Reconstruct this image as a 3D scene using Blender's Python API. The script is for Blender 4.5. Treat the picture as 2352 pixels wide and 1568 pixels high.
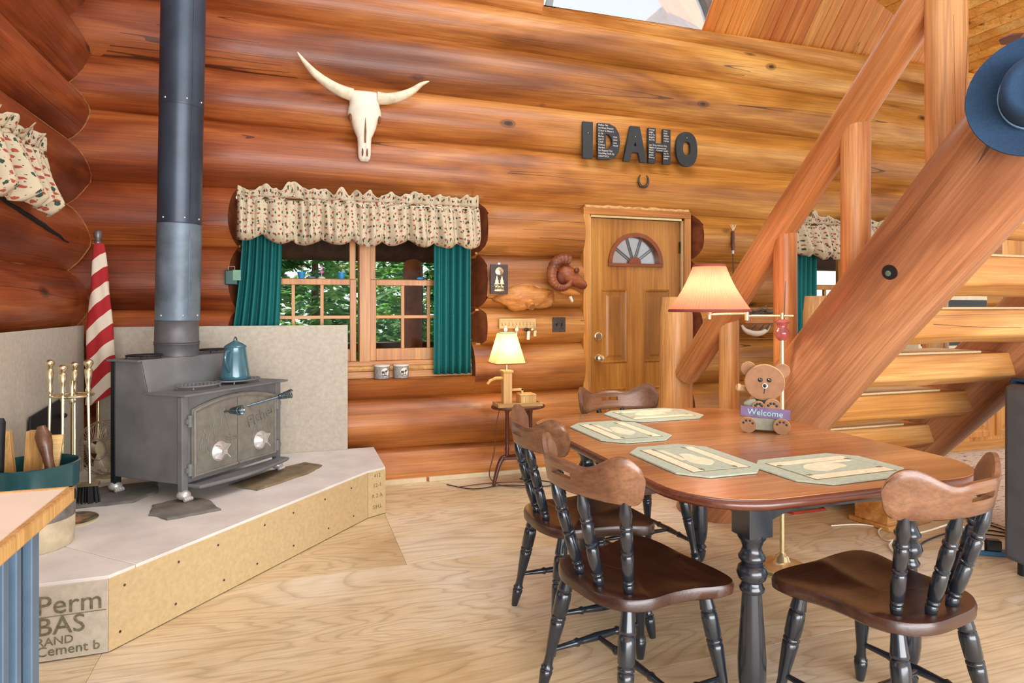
import bpy, math, random
from mathutils import Vector, Matrix, noise
random.seed(7)
for o in list(bpy.data.objects):
    bpy.data.objects.remove(o, do_unlink=True)
SC = bpy.context.scene
COL = SC.collection
PI = math.pi
R = math.radians

# ------------------------------------------------------------------ camera, world, lights
# Room axes: +x runs along the window wall, +y towards the window wall, z up; metres.
cd = bpy.data.cameras.new('camera')
cd.sensor_fit = 'HORIZONTAL'; cd.sensor_width = 36.0; cd.lens = 22.96
cd.shift_y = -0.0349; cd.clip_start = 0.05; cd.clip_end = 200
cam = bpy.data.objects.new('camera', cd); COL.objects.link(cam)
cam.location = (0, 0, 1.3); cam.rotation_euler = (R(90), 0, R(-18.5))
SC.camera = cam

wd = bpy.data.worlds.new('world'); SC.world = wd; wd.use_nodes = True
bg = wd.node_tree.nodes['Background']
bg.inputs[0].default_value = (0.93, 0.97, 1.0, 1); bg.inputs[1].default_value = 0.9

def area(name, loc, rot, size, energy, col):
    l = bpy.data.lights.new(name, 'AREA'); l.shape = 'RECTANGLE'
    l.size, l.size_y = size; l.energy = energy; l.color = col
    o = bpy.data.objects.new(name, l); COL.objects.link(o)
    o.location = loc; o.rotation_euler = rot
    return o
# added fill light over the dining area; daylight from unseen windows behind the camera
area('overhead_fill', (1.9, 2.6, 5.4), (R(14), 0, 0), (2.4, 1.6), 60, (0.97, 0.98, 1.0))
area('rear_window_daylight', (1.2, -3.0, 1.05), (R(94), 0, R(0)), (6.5, 1.9), 330, (0.98, 0.98, 1.0))

sl = bpy.data.lights.new('sun', 'SUN'); sl.energy = 6.5; sl.angle = R(1.5); sl.color = (1.0, .93, .8)
so_ = bpy.data.objects.new('sun', sl); COL.objects.link(so_); so_.location = (0, 12, 9)
so_.rotation_mode = 'QUATERNION'; so_.rotation_quaternion = Vector((-.3, .72, .66)).to_track_quat('Z', 'Y')

def point(name, loc, energy, col, rad, parent=None):
    l = bpy.data.lights.new(name, 'POINT'); l.energy = energy; l.color = col; l.shadow_soft_size = rad
    o = bpy.data.objects.new(name, l); COL.objects.link(o); o.location = loc; o.parent = parent
    return o

SC.cycles.max_bounces = 5; SC.cycles.diffuse_bounces = 3; SC.cycles.glossy_bounces = 2; SC.cycles.transparent_max_bounces = 16
vs = SC.view_settings
SC.display_settings.display_device = 'sRGB'
vs.view_transform = 'Standard'; vs.look = 'None'; vs.gamma = 1; vs.use_curve_mapping = False
vs.exposure = 0.42

# ------------------------------------------------------------------ mesh helpers
def lin(c):
    return tuple((x/12.92 if x <= .04045 else ((x+.055)/1.055)**2.4) for x in [y/255 for y in c]) + (1,)

class MB:
    def __init__(s): s.v = []; s.f = []; s.mi = []; s.M = None
    def add(s, vs_, fs, mi=0):
        n = len(s.v)
        if s.M is not None: vs_ = [s.M @ Vector(p) for p in vs_]
        s.v += [tuple(p) for p in vs_]
        s.f += [tuple(i+n for i in f) for f in fs]
        s.mi += [mi]*len(fs)
        return s
    def box(s, c, d, rz=0, rx=0, ry=0, mi=0):
        m = Matrix.Translation(Vector(c)) @ Matrix.Rotation(rz, 4, 'Z') @ Matrix.Rotation(ry, 4, 'Y') @ Matrix.Rotation(rx, 4, 'X')
        x, y, z = d[0]/2, d[1]/2, d[2]/2
        p = [m @ Vector(q) for q in ((-x,-y,-z),(x,-y,-z),(x,y,-z),(-x,y,-z),(-x,-y,z),(x,-y,z),(x,y,z),(-x,y,z))]
        return s.add(p, [(0,3,2,1),(4,5,6,7),(0,1,5,4),(1,2,6,5),(2,3,7,6),(3,0,4,7)], mi)
    def b2(s, a, b, mi=0):
        return s.box([(a[i]+b[i])/2 for i in range(3)], [abs(b[i]-a[i]) for i in range(3)], mi=mi)
    def loft(s, rings, caps=True, closed=True, mi=0, mcap=None):
        n = len(rings[0]); vs_ = [p for r in rings for p in r]; fs = []
        for i in range(len(rings)-1):
            for j in range(n if closed else n-1):
                k = (j+1) % n
                fs.append((i*n+j, i*n+k, (i+1)*n+k, (i+1)*n+j))
        b = len(s.v)
        s.add(vs_, fs, mi)
        if caps:
            mc = mi if mcap is None else mcap
            s.f += [tuple(b+i for i in reversed(range(n))), tuple(b+(len(rings)-1)*n+i for i in range(n))]
            s.mi += [mc, mc]
        return s
    def tube(s, pts, r, n=10, caps=True, mi=0):
        pts = [Vector(p) for p in pts]; rs = r if isinstance(r, (list, tuple)) else [r]*len(pts)
        t0 = (pts[1]-pts[0]).normalized()
        up = Vector((0,0,1)) if abs(t0.z) < .9 else Vector((1,0,0))
        nx = t0.cross(up).normalized(); rings = []
        for i, p in enumerate(pts):
            t = (pts[min(i+1, len(pts)-1)]-pts[max(i-1, 0)]).normalized()
            nx = (nx - t*nx.dot(t)).normalized(); ny = t.cross(nx)
            rings.append([p + (nx*math.cos(2*PI*k/n) + ny*math.sin(2*PI*k/n))*rs[i] for k in range(n)])
        return s.loft(rings, caps, mi=mi)
    def lathe(s, p0, p1, prof, n=14, mi=0):
        p0, p1 = Vector(p0), Vector(p1)
        return s.tube([p0.lerp(p1, t) for t, r in prof], [r for t, r in prof], n, mi=mi)
    def cyl(s, p0, p1, r0, r1=None, n=16, mi=0):
        return s.tube([p0, p1], [r0, r0 if r1 is None else r1], n, mi=mi)
    def sphere(s, c, r, n=16, m=10, mi=0):
        r = (r, r, r) if not isinstance(r, (tuple, list)) else r
        rings = [[(c[0]+r[0]*math.sin(a)*math.cos(2*PI*k/n), c[1]+r[1]*math.sin(a)*math.sin(2*PI*k/n), c[2]-r[2]*math.cos(a)) for k in range(n)]
                 for a in [PI*(.02+.96*i/m) for i in range(m+1)]]
        return s.loft(rings, True, mi=mi)
    def prism(s, poly, z0, z1, mi=0):
        return s.loft([[(x, y, z0) for x, y in poly], [(x, y, z1) for x, y in poly]], True, mi=mi)
    def sheet(s, P, mi=0):      # P: rows of points
        n = len(P[0]); fs = [(i*n+j, i*n+j+1, (i+1)*n+j+1, (i+1)*n+j) for i in range(len(P)-1) for j in range(n-1)]
        return s.add([p for r in P for p in r], fs, mi)
    def build(s, name, mat, parent=None, smooth=38, bevel=0, solid=0, loc=None, rz=0):
        me = bpy.data.meshes.new(name); me.from_pydata(s.v, [], s.f)
        for m in (mat if isinstance(mat, (list, tuple)) else [mat]): me.materials.append(m)
        if isinstance(mat, (list, tuple)): me.polygons.foreach_set('material_index', s.mi)
        me.update()
        if smooth:
            me.shade_smooth(); me.set_sharp_from_angle(angle=R(smooth))
        o = bpy.data.objects.new(name, me); COL.objects.link(o)
        if parent is not None: o.parent = parent
        if solid:
            m = o.modifiers.new('thickness', 'SOLIDIFY'); m.thickness = solid; m.offset = 0
        if bevel:
            m = o.modifiers.new('edge', 'BEVEL'); m.width = bevel; m.segments = 2; m.limit_method = 'ANGLE'; m.angle_limit = R(40)
        if loc is not None: o.location = loc
        o.rotation_euler[2] = rz
        return o

def empty(name, loc=(0,0,0), rz=0, parent=None):
    o = bpy.data.objects.new(name, None); COL.objects.link(o); o.location = loc; o.rotation_euler = (0, 0, rz); o.empty_display_size = .1
    if parent is not None: o.parent = parent
    return o
def tag(o, label, cat, group=None):
    o['label'] = label; o['category'] = cat
    if group: o['group'] = group
    return o
def thing(name, label, cat, loc=(0,0,0), rz=0, group=None):
    return tag(empty(name, loc, rz), label, cat, group)
def struct(o, label=None):
    o['kind'] = 'structure'
    if label: o['label'] = label
    return o
def copy_tree(o, parent=None):
    c = o.copy(); COL.objects.link(c)
    if parent is not None: c.parent = parent
    for ch in [x for x in bpy.data.objects if x.parent == o]: copy_tree(ch, c)
    return c
def spline(P, n=8, closed=True):
    out = []; N = len(P)
    rng = range(N) if closed else range(N-1)
    for i in rng:
        p0, p1, p2, p3 = [Vector(P[(i+k) % N] if closed else P[min(max(i+k, 0), N-1)]) for k in (-1, 0, 1, 2)]
        for j in range(n):
            t = j/n
            out.append(tuple(.5*((2*p1)+(p2-p0)*t+(2*p0-5*p1+4*p2-p3)*t*t+(3*p1-p0-3*p2+p3)*t**3)))
    if not closed: out.append(tuple(P[-1]))
    return out
def curve_mesh(name, loops, depth, mat, parent, M, bevel=0):      # filled flat outline with holes, given thickness
    cu = bpy.data.curves.new(name, 'CURVE'); cu.dimensions = '2D'; cu.fill_mode = 'BOTH'; cu.extrude = depth/2; cu.bevel_depth = bevel
    for L in loops:
        sp = cu.splines.new('POLY'); sp.points.add(len(L)-1); sp.use_cyclic_u = True
        for p, (x, y) in zip(sp.points, L): p.co = (x, y, 0, 1)
    return _to_mesh(name, cu, mat, parent, M)
def text_mesh(name, body, size, depth, mat, parent, M, align='CENTER', offset=0, fill=True):
    cu = bpy.data.curves.new(name, 'FONT'); cu.body = body; cu.size = size; cu.extrude = depth/2; cu.align_x = align; cu.align_y = 'CENTER'; cu.offset = offset
    cu.resolution_u = 3
    return _to_mesh(name, cu, mat, parent, M)
def _to_mesh(name, cu, mat, parent, M):
    t = bpy.data.objects.new(name, cu); COL.objects.link(t)
    me = bpy.data.meshes.new_from_object(t.evaluated_get(bpy.context.evaluated_depsgraph_get()))
    bpy.data.objects.remove(t, do_unlink=True)
    me.transform(M); me.materials.clear(); me.materials.append(mat); me.name = name
    o = bpy.data.objects.new(name, me); COL.objects.link(o)
    if parent is not None: o.parent = parent
    return o
def frame(origin, xdir, ydir):     # matrix whose local x, y run along the given directions
    x = Vector(xdir).normalized(); y = Vector(ydir); y = (y - x*y.dot(x)).normalized(); z = x.cross(y)
    m = Matrix((x, y, z)).transposed().to_4x4(); m.translation = Vector(origin)
    return m

# ------------------------------------------------------------------ materials
def newmat(name):
    m = bpy.data.materials.new(name); m.use_nodes = True
    return m, m.node_tree, m.node_tree.nodes['Principled BSDF']
def N(nt, t, **kw):
    n = nt.nodes.new(t)
    for k, v in kw.items(): setattr(n, k, v)
    return n
def ramp(nt, fac, stops):
    r = N(nt, 'ShaderNodeValToRGB'); e = r.color_ramp.elements
    while len(e) < len(stops): e.new(.5)
    for i, (p, c) in enumerate(stops): e[i].position = p; e[i].color = c if len(c) == 4 else lin(c)
    nt.links.new(fac, r.inputs[0]); return r.outputs[0]
def mixc(nt, fac, a, b, mode='MIX'):
    n = N(nt, 'ShaderNodeMix', data_type='RGBA', blend_type=mode)
    for sock, val in ((n.inputs[0], fac), (n.inputs[6], a), (n.inputs[7], b)):
        if isinstance(val, (int, float)): sock.default_value = val
        elif isinstance(val, tuple): sock.default_value = val
        else: nt.links.new(val, sock)
    return n.outputs[2]
def math_(nt, op, a, b=None, clamp=False):
    n = N(nt, 'ShaderNodeMath', operation=op, use_clamp=clamp)
    for s_, v in ((n.inputs[0], a), (n.inputs[1], b)):
        if v is None: continue
        if isinstance(v, (int, float)): s_.default_value = v
        else: nt.links.new(v, s_)
    return n.outputs[0]
def coords(nt, scale=(1,1,1), shift=True):
    tc = N(nt, 'ShaderNodeTexCoord'); v = tc.outputs['Object']
    if shift:
        oi = N(nt, 'ShaderNodeObjectInfo'); ml = N(nt, 'ShaderNodeVectorMath', operation='SCALE'); ml.inputs[0].default_value = (17, 23, 31)
        nt.links.new(oi.outputs['Random'], ml.inputs['Scale'])
        ad = N(nt, 'ShaderNodeVectorMath', operation='ADD'); nt.links.new(v, ad.inputs[0]); nt.links.new(ml.outputs[0], ad.inputs[1]); v = ad.outputs[0]
    mp = N(nt, 'ShaderNodeMapping'); mp.inputs['Scale'].default_value = scale
    nt.links.new(v, mp.inputs[0]); return mp.outputs[0]
def tex(nt, vec, scale=1, detail=4, rough=.55, dist=0, out='Fac'):
    n = N(nt, 'ShaderNodeTexNoise'); n.inputs['Scale'].default_value = scale; n.inputs['Detail'].default_value = detail
    n.inputs['Roughness'].default_value = rough; n.inputs['Distortion'].default_value = dist
    nt.links.new(vec, n.inputs['Vector']); return n.outputs[out]
def bump(nt, b, h, strength=.3, dist=.01):
    n = N(nt, 'ShaderNodeBump'); n.inputs['Strength'].default_value = strength; n.inputs['Distance'].default_value = dist
    nt.links.new(h, n.inputs['Height']); nt.links.new(n.outputs[0], b.inputs['Normal'])
def simple(name, col, rough=.5, metal=0, var=.12, scale=18, bmp=0, coat=0, spec=None, emit=None):
    m, nt, b = newmat(name); c = lin(col)
    f = tex(nt, coords(nt), scale, 3)
    d = tuple(x*(1-var) for x in c[:3])+(1,); l = tuple(min(1, x*(1+var)) for x in c[:3])+(1,)
    nt.links.new(ramp(nt, f, [(.3, d), (.7, l)]), b.inputs['Base Color'])
    b.inputs['Roughness'].default_value = rough; b.inputs['Metallic'].default_value = metal; b.inputs['Coat Weight'].default_value = coat
    if coat: b.inputs['Coat Roughness'].default_value = .15
    if spec is not None: b.inputs['Specular IOR Level'].default_value = spec
    if bmp: bump(nt, b, f, bmp, .004)
    return m
def wood(name, axis, dark, mid, light, rough=.46, coat=.14, grain=9, along=.5, knots=True, cracks=True, bmp=.25, span=None, gold=None):
    m, nt, b = newmat(name)
    ix = 'XYZ'.index(axis)
    def sc(a, c):
        s_ = [c, c, c]; s_[ix] = a; return tuple(s_)
    n1 = tex(nt, coords(nt, sc(along, grain*.33)), 1, 3, .6, .8)
    n2 = tex(nt, coords(nt, sc(along*5, grain*13)), 1, 2, .65, 0)
    col = ramp(nt, n1, [(.33, dark), (.5, mid), (.69, light)])
    if gold:      # the wood colour turns from red-brown to honey along the wall
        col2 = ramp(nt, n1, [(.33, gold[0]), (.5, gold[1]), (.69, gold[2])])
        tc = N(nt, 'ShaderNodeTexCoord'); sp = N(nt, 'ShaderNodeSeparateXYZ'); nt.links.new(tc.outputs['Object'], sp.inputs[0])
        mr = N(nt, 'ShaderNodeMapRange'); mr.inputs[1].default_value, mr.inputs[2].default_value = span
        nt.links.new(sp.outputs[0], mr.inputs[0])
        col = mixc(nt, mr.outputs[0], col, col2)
    n4 = tex(nt, coords(nt, sc(along*1.6, grain*2.2)), 1, 3, .7, 1.2)
    fine = mixc(nt, 1, ramp(nt, n2, [(.3, (.7, .68, .66, 1)), (.62, (1.06, 1.06, 1.06, 1))]), ramp(nt, n4, [(.33, (.74, .7, .66, 1)), (.6, (1.08, 1.08, 1.06, 1))]), 'MULTIPLY')
    col = mixc(nt, .8, col, fine, 'MULTIPLY')
    if knots:
        vo = N(nt, 'ShaderNodeTexVoronoi'); vo.inputs['Scale'].default_value = 1; vo.inputs['Randomness'].default_value = 1
        dn = tex(nt, coords(nt, (6, 6, 6)), 1, 0, out='Color')
        md = N(nt, 'ShaderNodeMix', data_type='VECTOR'); md.inputs[0].default_value = .07
        nt.links.new(coords(nt, sc(1.5, 3.2)), md.inputs[4]); nt.links.new(dn, md.inputs[5]); nt.links.new(md.outputs[1], vo.inputs['Vector'])
        k = ramp(nt, vo.outputs['Distance'], [(.0, (1,1,1,1)), (.05, (.85,.85,.85,1)), (.062, (.35,.35,.35,1)), (.075, (.6,.6,.6,1)), (.11, (0,0,0,1))])
        col = mixc(nt, k, col, lin(tuple(c*.36 for c in dark)))
    if cracks:
        n3 = tex(nt, coords(nt, sc(.16, 6.5)), 1, 1, .4)
        a = math_(nt, 'ABSOLUTE', math_(nt, 'SUBTRACT', n3, .5))
        k2 = math_(nt, 'MULTIPLY', math_(nt, 'LESS_THAN', a, .0035), math_(nt, 'GREATER_THAN', tex(nt, coords(nt, sc(.5, 1.1)), 1, 1), .52))
        col = mixc(nt, math_(nt, 'MULTIPLY', k2, .7), col, lin(tuple(c*.3 for c in dark)))
    oi = N(nt, 'ShaderNodeObjectInfo'); hs = N(nt, 'ShaderNodeHueSaturation')
    mr = N(nt, 'ShaderNodeMapRange'); mr.inputs[3].default_value = .86; mr.inputs[4].default_value = 1.1
    nt.links.new(oi.outputs['Random'], mr.inputs[0]); nt.links.new(mr.outputs[0], hs.inputs['Value']); nt.links.new(col, hs.inputs['Color'])
    nt.links.new(hs.outputs[0], b.inputs['Base Color'])
    b.inputs['Roughness'].default_value = rough; b.inputs['Coat Weight'].default_value = coat; b.inputs['Coat Roughness'].default_value = .25
    if bmp: bump(nt, b, math_(nt, 'ADD', n2, math_(nt, 'MULTIPLY', n4, 1.6)), bmp, .004)
    return m
def glass(name, tint=(.97, .99, .98, 1), refl=.001, rough=.02):
    m, nt, b = newmat(name); nt.nodes.remove(b)
    t = N(nt, 'ShaderNodeBsdfTransparent'); t.inputs[0].default_value = tint
    g = N(nt, 'ShaderNodeBsdfGlossy'); g.inputs['Roughness'].default_value = rough
    n = tex(nt, coords(nt), 3, 2); mr = N(nt, 'ShaderNodeMapRange'); mr.inputs[3].default_value = refl*.8; mr.inputs[4].default_value = refl*1.2
    nt.links.new(n, mr.inputs[0])
    x = N(nt, 'ShaderNodeMixShader'); nt.links.new(mr.outputs[0], x.inputs[0]); nt.links.new(t.outputs[0], x.inputs[1]); nt.links.new(g.outputs[0], x.inputs[2])
    nt.links.new(x.outputs[0], nt.nodes['Material Output'].inputs[0]); return m

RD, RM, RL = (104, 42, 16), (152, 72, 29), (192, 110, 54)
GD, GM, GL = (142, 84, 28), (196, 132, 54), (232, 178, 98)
M = {}
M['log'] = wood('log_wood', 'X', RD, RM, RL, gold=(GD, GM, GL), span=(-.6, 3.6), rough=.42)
M['log_y'] = wood('log_wood_side', 'Y', (108, 46, 20), (152, 74, 34), (188, 108, 56), rough=.42)
M['log_z'] = wood('peeled_log', 'Z', (184, 108, 56), (216, 144, 84), (236, 176, 116), rough=.36, knots=True)
M['stringer'] = wood('stringer_log', 'Z', (138, 82, 52), (174, 114, 76), (202, 144, 102), rough=.34, grain=7)
M['end'] = simple('log_end_grain', (132, 70, 38), .6, var=.3, scale=14, bmp=.3)
M['post'] = wood('post_wood', 'Z', (206, 140, 76), (236, 180, 112), (248, 210, 152), rough=.4)
M['tread'] = wood('tread_wood', 'X', (166, 100, 46), (198, 138, 70), (222, 168, 104), rough=.38)
M['chink_dark'] = simple('dark_chinking', (160, 104, 60), .9, var=.3, scale=30)  # darker chinking tone for the lines in the log corner
M['chink'] = simple('chinking', (206, 158, 100), .9, var=.25, scale=30)
M['board'] = wood('ceiling_plank', 'Z', (190, 104, 34), (214, 134, 54), (230, 160, 80), rough=.38, grain=7)
M['boardy'] = wood('ceiling_plank_side', 'Y', (212, 138, 54), (236, 170, 82), (248, 200, 120), rough=.38, grain=7)
M['oakx'] = wood('oak_trim_x', 'X', (176, 106, 40), (200, 132, 58), (216, 154, 80), rough=.38, knots=False, cracks=False, grain=12)
M['oakz'] = wood('oak_trim_z', 'Z', (176, 106, 40), (202, 136, 60), (218, 158, 84), rough=.38, knots=False, cracks=False, grain=12)
M['door'] = wood('door_oak', 'Z', (150, 94, 28), (178, 118, 40), (196, 138, 58), rough=.36, knots=False, cracks=False, grain=14, bmp=.15)
M['doorfan'] = simple('fanlight_frame_wood', (134, 72, 34), .4)
M['pine'] = wood('pale_pine', 'Z', (200, 150, 84), (222, 178, 112), (236, 200, 140), rough=.5, knots=False, cracks=False, grain=14, bmp=.1)
M['pinex'] = wood('pale_pine_x', 'X', (204, 152, 84), (226, 182, 114), (240, 206, 146), rough=.5, knots=False, cracks=False, grain=14, bmp=.1)
M['glass'] = glass('window_glass')
M['glass_f'] = glass('fanlight_glass', (.85, .9, .95, 1), .5, .25)
M['teal'] = simple('teal_curtain', (32, 134, 132), .75, var=.1, scale=60)
def add_translucency(m, k):
    nt = m.node_tree; b = nt.nodes['Principled BSDF']; tr = N(nt, 'ShaderNodeBsdfTranslucent'); nt.links.new(b.inputs['Base Color'].links[0].from_socket, tr.inputs[0])
    x = N(nt, 'ShaderNodeMixShader'); x.inputs[0].default_value = k; nt.links.new(b.outputs[0], x.inputs[1]); nt.links.new(tr.outputs[0], x.inputs[2]); nt.links.new(x.outputs[0], nt.nodes['Material Output'].inputs[0])
add_translucency(M['teal'], .3)
M['black_lacquer'] = simple('black_lacquer', (30, 37, 46), .22, var=.15, coat=.5, scale=9)
M['seat'] = wood('seat_wood', 'X', (46, 24, 18), (66, 38, 28), (88, 56, 42), rough=.3, coat=.4, knots=False, cracks=False, grain=10, bmp=.1)
M['crest'] = wood('crest_wood', 'X', (92, 60, 42), (120, 82, 58), (148, 108, 80), rough=.3, coat=.35, knots=False, cracks=False, grain=10, bmp=.1)
M['tabletop'] = wood('tabletop_wood', 'X', (136, 86, 50), (164, 110, 68), (188, 136, 94), rough=.26, coat=.45, knots=False, cracks=False, grain=8, bmp=.06)
M['tableedge'] = wood('tabletop_edge_wood', 'X', (84, 40, 26), (104, 54, 36), (126, 72, 50), rough=.25, coat=.5, knots=False, cracks=False, grain=8, bmp=.06)
M['stove'] = simple('stove_steel', (118, 120, 122), .6, .15, var=.22, scale=5, bmp=.05)
M['stove_door'] = simple('stove_cast_iron', (126, 123, 114), .7, .1, var=.14, scale=24, bmp=.12)
M['stove_dark'] = simple('stove_black_iron', (40, 42, 46), .5, .4, var=.2)
M['pipe'] = simple('stovepipe_black', (54, 64, 78), .36, .3, var=.35, scale=3.5)
M['pipe2'] = simple('stovepipe_lower_steel', (112, 128, 142), .4, .35, var=.35, scale=6)
M['nickel'] = simple('nickel', (216, 214, 210), .38, .55, var=.08)
M['chrome'] = simple('spring_chrome', (120, 142, 156), .2, .9, var=.1)
M['brass'] = simple('brass', (228, 216, 178), .2, .95, var=.1)
M['brassw'] = simple('pale_brass', (232, 214, 164), .25, .8, var=.08)
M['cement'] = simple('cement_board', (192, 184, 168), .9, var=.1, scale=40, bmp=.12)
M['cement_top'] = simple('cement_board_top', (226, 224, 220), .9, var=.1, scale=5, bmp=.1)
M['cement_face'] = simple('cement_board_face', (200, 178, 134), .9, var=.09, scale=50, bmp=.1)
M['ink'] = simple('print_ink', (112, 108, 84), .9, var=.35, scale=90)
M['slate'] = simple('slate', (120, 118, 112), .85, var=.3, scale=8, bmp=.5)
M['slate2'] = simple('slate_brown', (132, 118, 92), .85, var=.35, scale=9, bmp=.6)
M['bone'] = simple('bone', (226, 214, 194), .6, var=.08, scale=14, bmp=.15)
M['horn'] = simple('horn', (214, 200, 170), .5, var=.22, scale=16, bmp=.15)
M['bone_dark'] = simple('hollow_shade_and_stub', (128, 82, 44), .9, var=.3)  # brown for the painted-in shade of skull hollows and the branch stub end
M['blackpaint'] = simple('black_paint', (42, 46, 50), .55, var=.15)
M['chalk'] = simple('white_lettering', (220, 216, 206), .8, var=.1)
M['iron'] = simple('rusty_iron', (78, 70, 64), .5, .6, var=.3, scale=40)
M['enamel'] = simple('blue_green_enamel', (64, 110, 124), .16, .1, var=.1, coat=.5)
M['enamel_d'] = simple('teal_enamel', (30, 84, 92), .2, .1, var=.1, coat=.4)
M['white'] = simple('white_paint', (232, 226, 214), .6, var=.05)
M['cream'] = simple('cream_paint', (226, 210, 176), .6, var=.07)
M['plastic_b'] = simple('black_plastic', (26, 27, 30), .45, var=.15)
M['plastic_blue'] = simple('blue_plastic', (38, 84, 120), .5, var=.1)
M['laminate'] = simple('pale_laminate', (250, 240, 226), .35, var=.05, scale=6)
M['slat_blue'] = simple('slate_blue_paint', (92, 118, 142), .5, var=.08)
M['slat_dark'] = simple('dark_navy_paint', (22, 34, 46), .5, var=.15)
M['leather'] = simple('dark_grey_upholstery', (84, 92, 102), .55, var=.12, scale=12, bmp=.1)
M['denim'] = simple('blue_throw_cloth', (42, 66, 96), .85, var=.15, scale=30)
M['felt'] = simple('blue_felt', (34, 62, 92), .9, var=.14, scale=120, bmp=.12)
M['felt_in'] = simple('pale_blue_felt_crease', (110, 150, 190), .9, var=.1)
M['mahogany'] = simple('mahogany', (84, 38, 30), .3, var=.2, scale=10, coat=.4)
M['burlwood'] = wood('burl_wood', 'X', (170, 86, 34), (212, 138, 62), (240, 196, 130), rough=.5, knots=True, cracks=True, grain=14, bmp=.5)
M['ramwood'] = wood('carved_wood', 'X', (104, 48, 24), (148, 78, 40), (188, 116, 66), rough=.45, knots=False, cracks=False, grain=20)
M['plaque'] = simple('dark_plaque_wood', (62, 48, 48), .5, var=.2)
M['cord'] = simple('black_cord', (34, 32, 34), .6)
M['cordbrown'] = simple('brown_cord', (110, 64, 40), .6)
M['cordwhite'] = simple('white_cord', (220, 212, 196), .6)
M['darkhole'] = simple('bore_shade_and_crack', (24, 14, 10), .9)
M['bearwood'] = simple('sliced_branch_wood', (150, 108, 74), .7, var=.14, scale=26)
M['bark'] = simple('shaggy_bark', (196, 164, 118), .9, var=.35, scale=40, bmp=.6)
M['purple'] = simple('purple_paint', (112, 92, 132), .6, var=.18, scale=30)
M['bearcloth'] = simple('grey_green_cloth', (150, 152, 136), .9, var=.2, scale=30)
M['mint'] = simple('sage_quilt', (178, 192, 174), .95, var=.1, scale=60, bmp=.3)
M['quilt_cream'] = simple('cream_quilt', (242, 226, 196), .95, var=.12, scale=40, bmp=.3)
M['quilt_line'] = simple('brown_quilt_piping', (132, 120, 92), .95)
M['red_stripe'] = simple('flag_red', (176, 36, 40), .85, var=.08, scale=40)
M['white_stripe'] = simple('flag_white', (228, 214, 196), .85, var=.06, scale=40)
M['foil'] = simple('grey_flagpole', (120, 112, 108), .4, .5)
M['grey_antler'] = simple('grey_driftwood', (104, 92, 78), .8, var=.35, scale=30, bmp=.5)
M['mug'] = simple('bark_ceramic', (150, 148, 144), .6, var=.35, scale=70, bmp=.5)
M['birch'] = simple('birch_bark', (206, 194, 164), .8, var=.25, scale=12, bmp=.4)
M['birch_dark'] = simple('grey_bark', (120, 116, 112), .8, var=.4, scale=20, bmp=.5)
M['bluepot'] = simple('bright_blue_pot', (48, 140, 196), .35)
M['pink'] = simple('pink_glass', (200, 110, 170), .3)
M['carpetpad'] = simple('tan_stair_carpet', (214, 184, 138), .95, var=.16, scale=160, bmp=.5)
M['red'] = simple('red_wire', (170, 50, 34), .5)
M['green_tin'] = simple('dark_green_tin', (22, 66, 62), .4, .2)
M['fern'] = simple('green_plastic', (60, 110, 70), .6)
M['outdoor_wood'] = simple('weathered_porch_wood', (88, 60, 44), .8, var=.3, scale=10)
M['outdoor_log'] = simple('porch_post_wood', (150, 84, 40), .7, var=.35, scale=8)
M['porch_board'] = simple('porch_roof_board', (150, 140, 118), .8, var=.25, scale=12)

def shade_mat(name, col, pleat):
    m, nt, b = newmat(name); c = lin(col)
    f = tex(nt, coords(nt, (1, 1, 1), False), 30, 2)
    cl = ramp(nt, f, [(.2, tuple(x*.9 for x in c[:3])+(1,)), (.8, c)])
    nt.links.new(cl, b.inputs['Base Color']); b.inputs['Roughness'].default_value = .9
    tr = N(nt, 'ShaderNodeBsdfTranslucent'); nt.links.new(cl, tr.inputs[0])
    x = N(nt, 'ShaderNodeMixShader'); x.inputs[0].default_value = .55 if pleat else .32
    nt.links.new(b.outputs[0], x.inputs[1]); nt.links.new(tr.outputs[0], x.inputs[2]); nt.links.new(x.outputs[0], nt.nodes['Material Output'].inputs[0])
    return m
M['shade_pink'] = shade_mat('salmon_pleated_silk', (232, 132, 108), 1)
M['shade_cream'] = shade_mat('cream_paper_shade', (236, 210, 150), 0)
M['shade_trim'] = simple('brown_shade_trim', (132, 62, 50), .8)

def print_fabric():
    m, nt, b = newmat('moose_print_fabric')
    base = lin((194, 180, 152)); col = None
    def layer(scale, off, thr, colr, prev):
        mp = N(nt, 'ShaderNodeMapping'); mp.inputs['Scale'].default_value = scale; mp.inputs['Location'].default_value = off
        tc = N(nt, 'ShaderNodeTexCoord'); nt.links.new(tc.outputs['UV'], mp.inputs[0])
        vo = N(nt, 'ShaderNodeTexVoronoi', voronoi_dimensions='2D'); vo.inputs['Scale'].default_value = 1; vo.inputs['Randomness'].default_value = .35
        nt.links.new(mp.outputs[0], vo.inputs['Vector'])
        nz = tex(nt, mp.outputs[0], 5, 2)
        d = math_(nt, 'ADD', vo.outputs['Distance'], math_(nt, 'MULTIPLY', math_(nt, 'SUBTRACT', nz, .5), .35))
        return mixc(nt, math_(nt, 'LESS_THAN', d, thr), prev, lin(colr))
    c = layer((20, 25, 1), (0, 0, 0), .17, (158, 72, 52), base)
    c = layer((24, 14, 1), (.4, .5, 0), .13, (44, 70, 58), c)
    c = layer((36, 34, 1), (.2, .1, 0), .07, (70, 58, 60), c)
    nt.links.new(c, b.inputs['Base Color']); b.inputs['Roughness'].default_value = .9
    return m
M['print'] = print_fabric()

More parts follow.
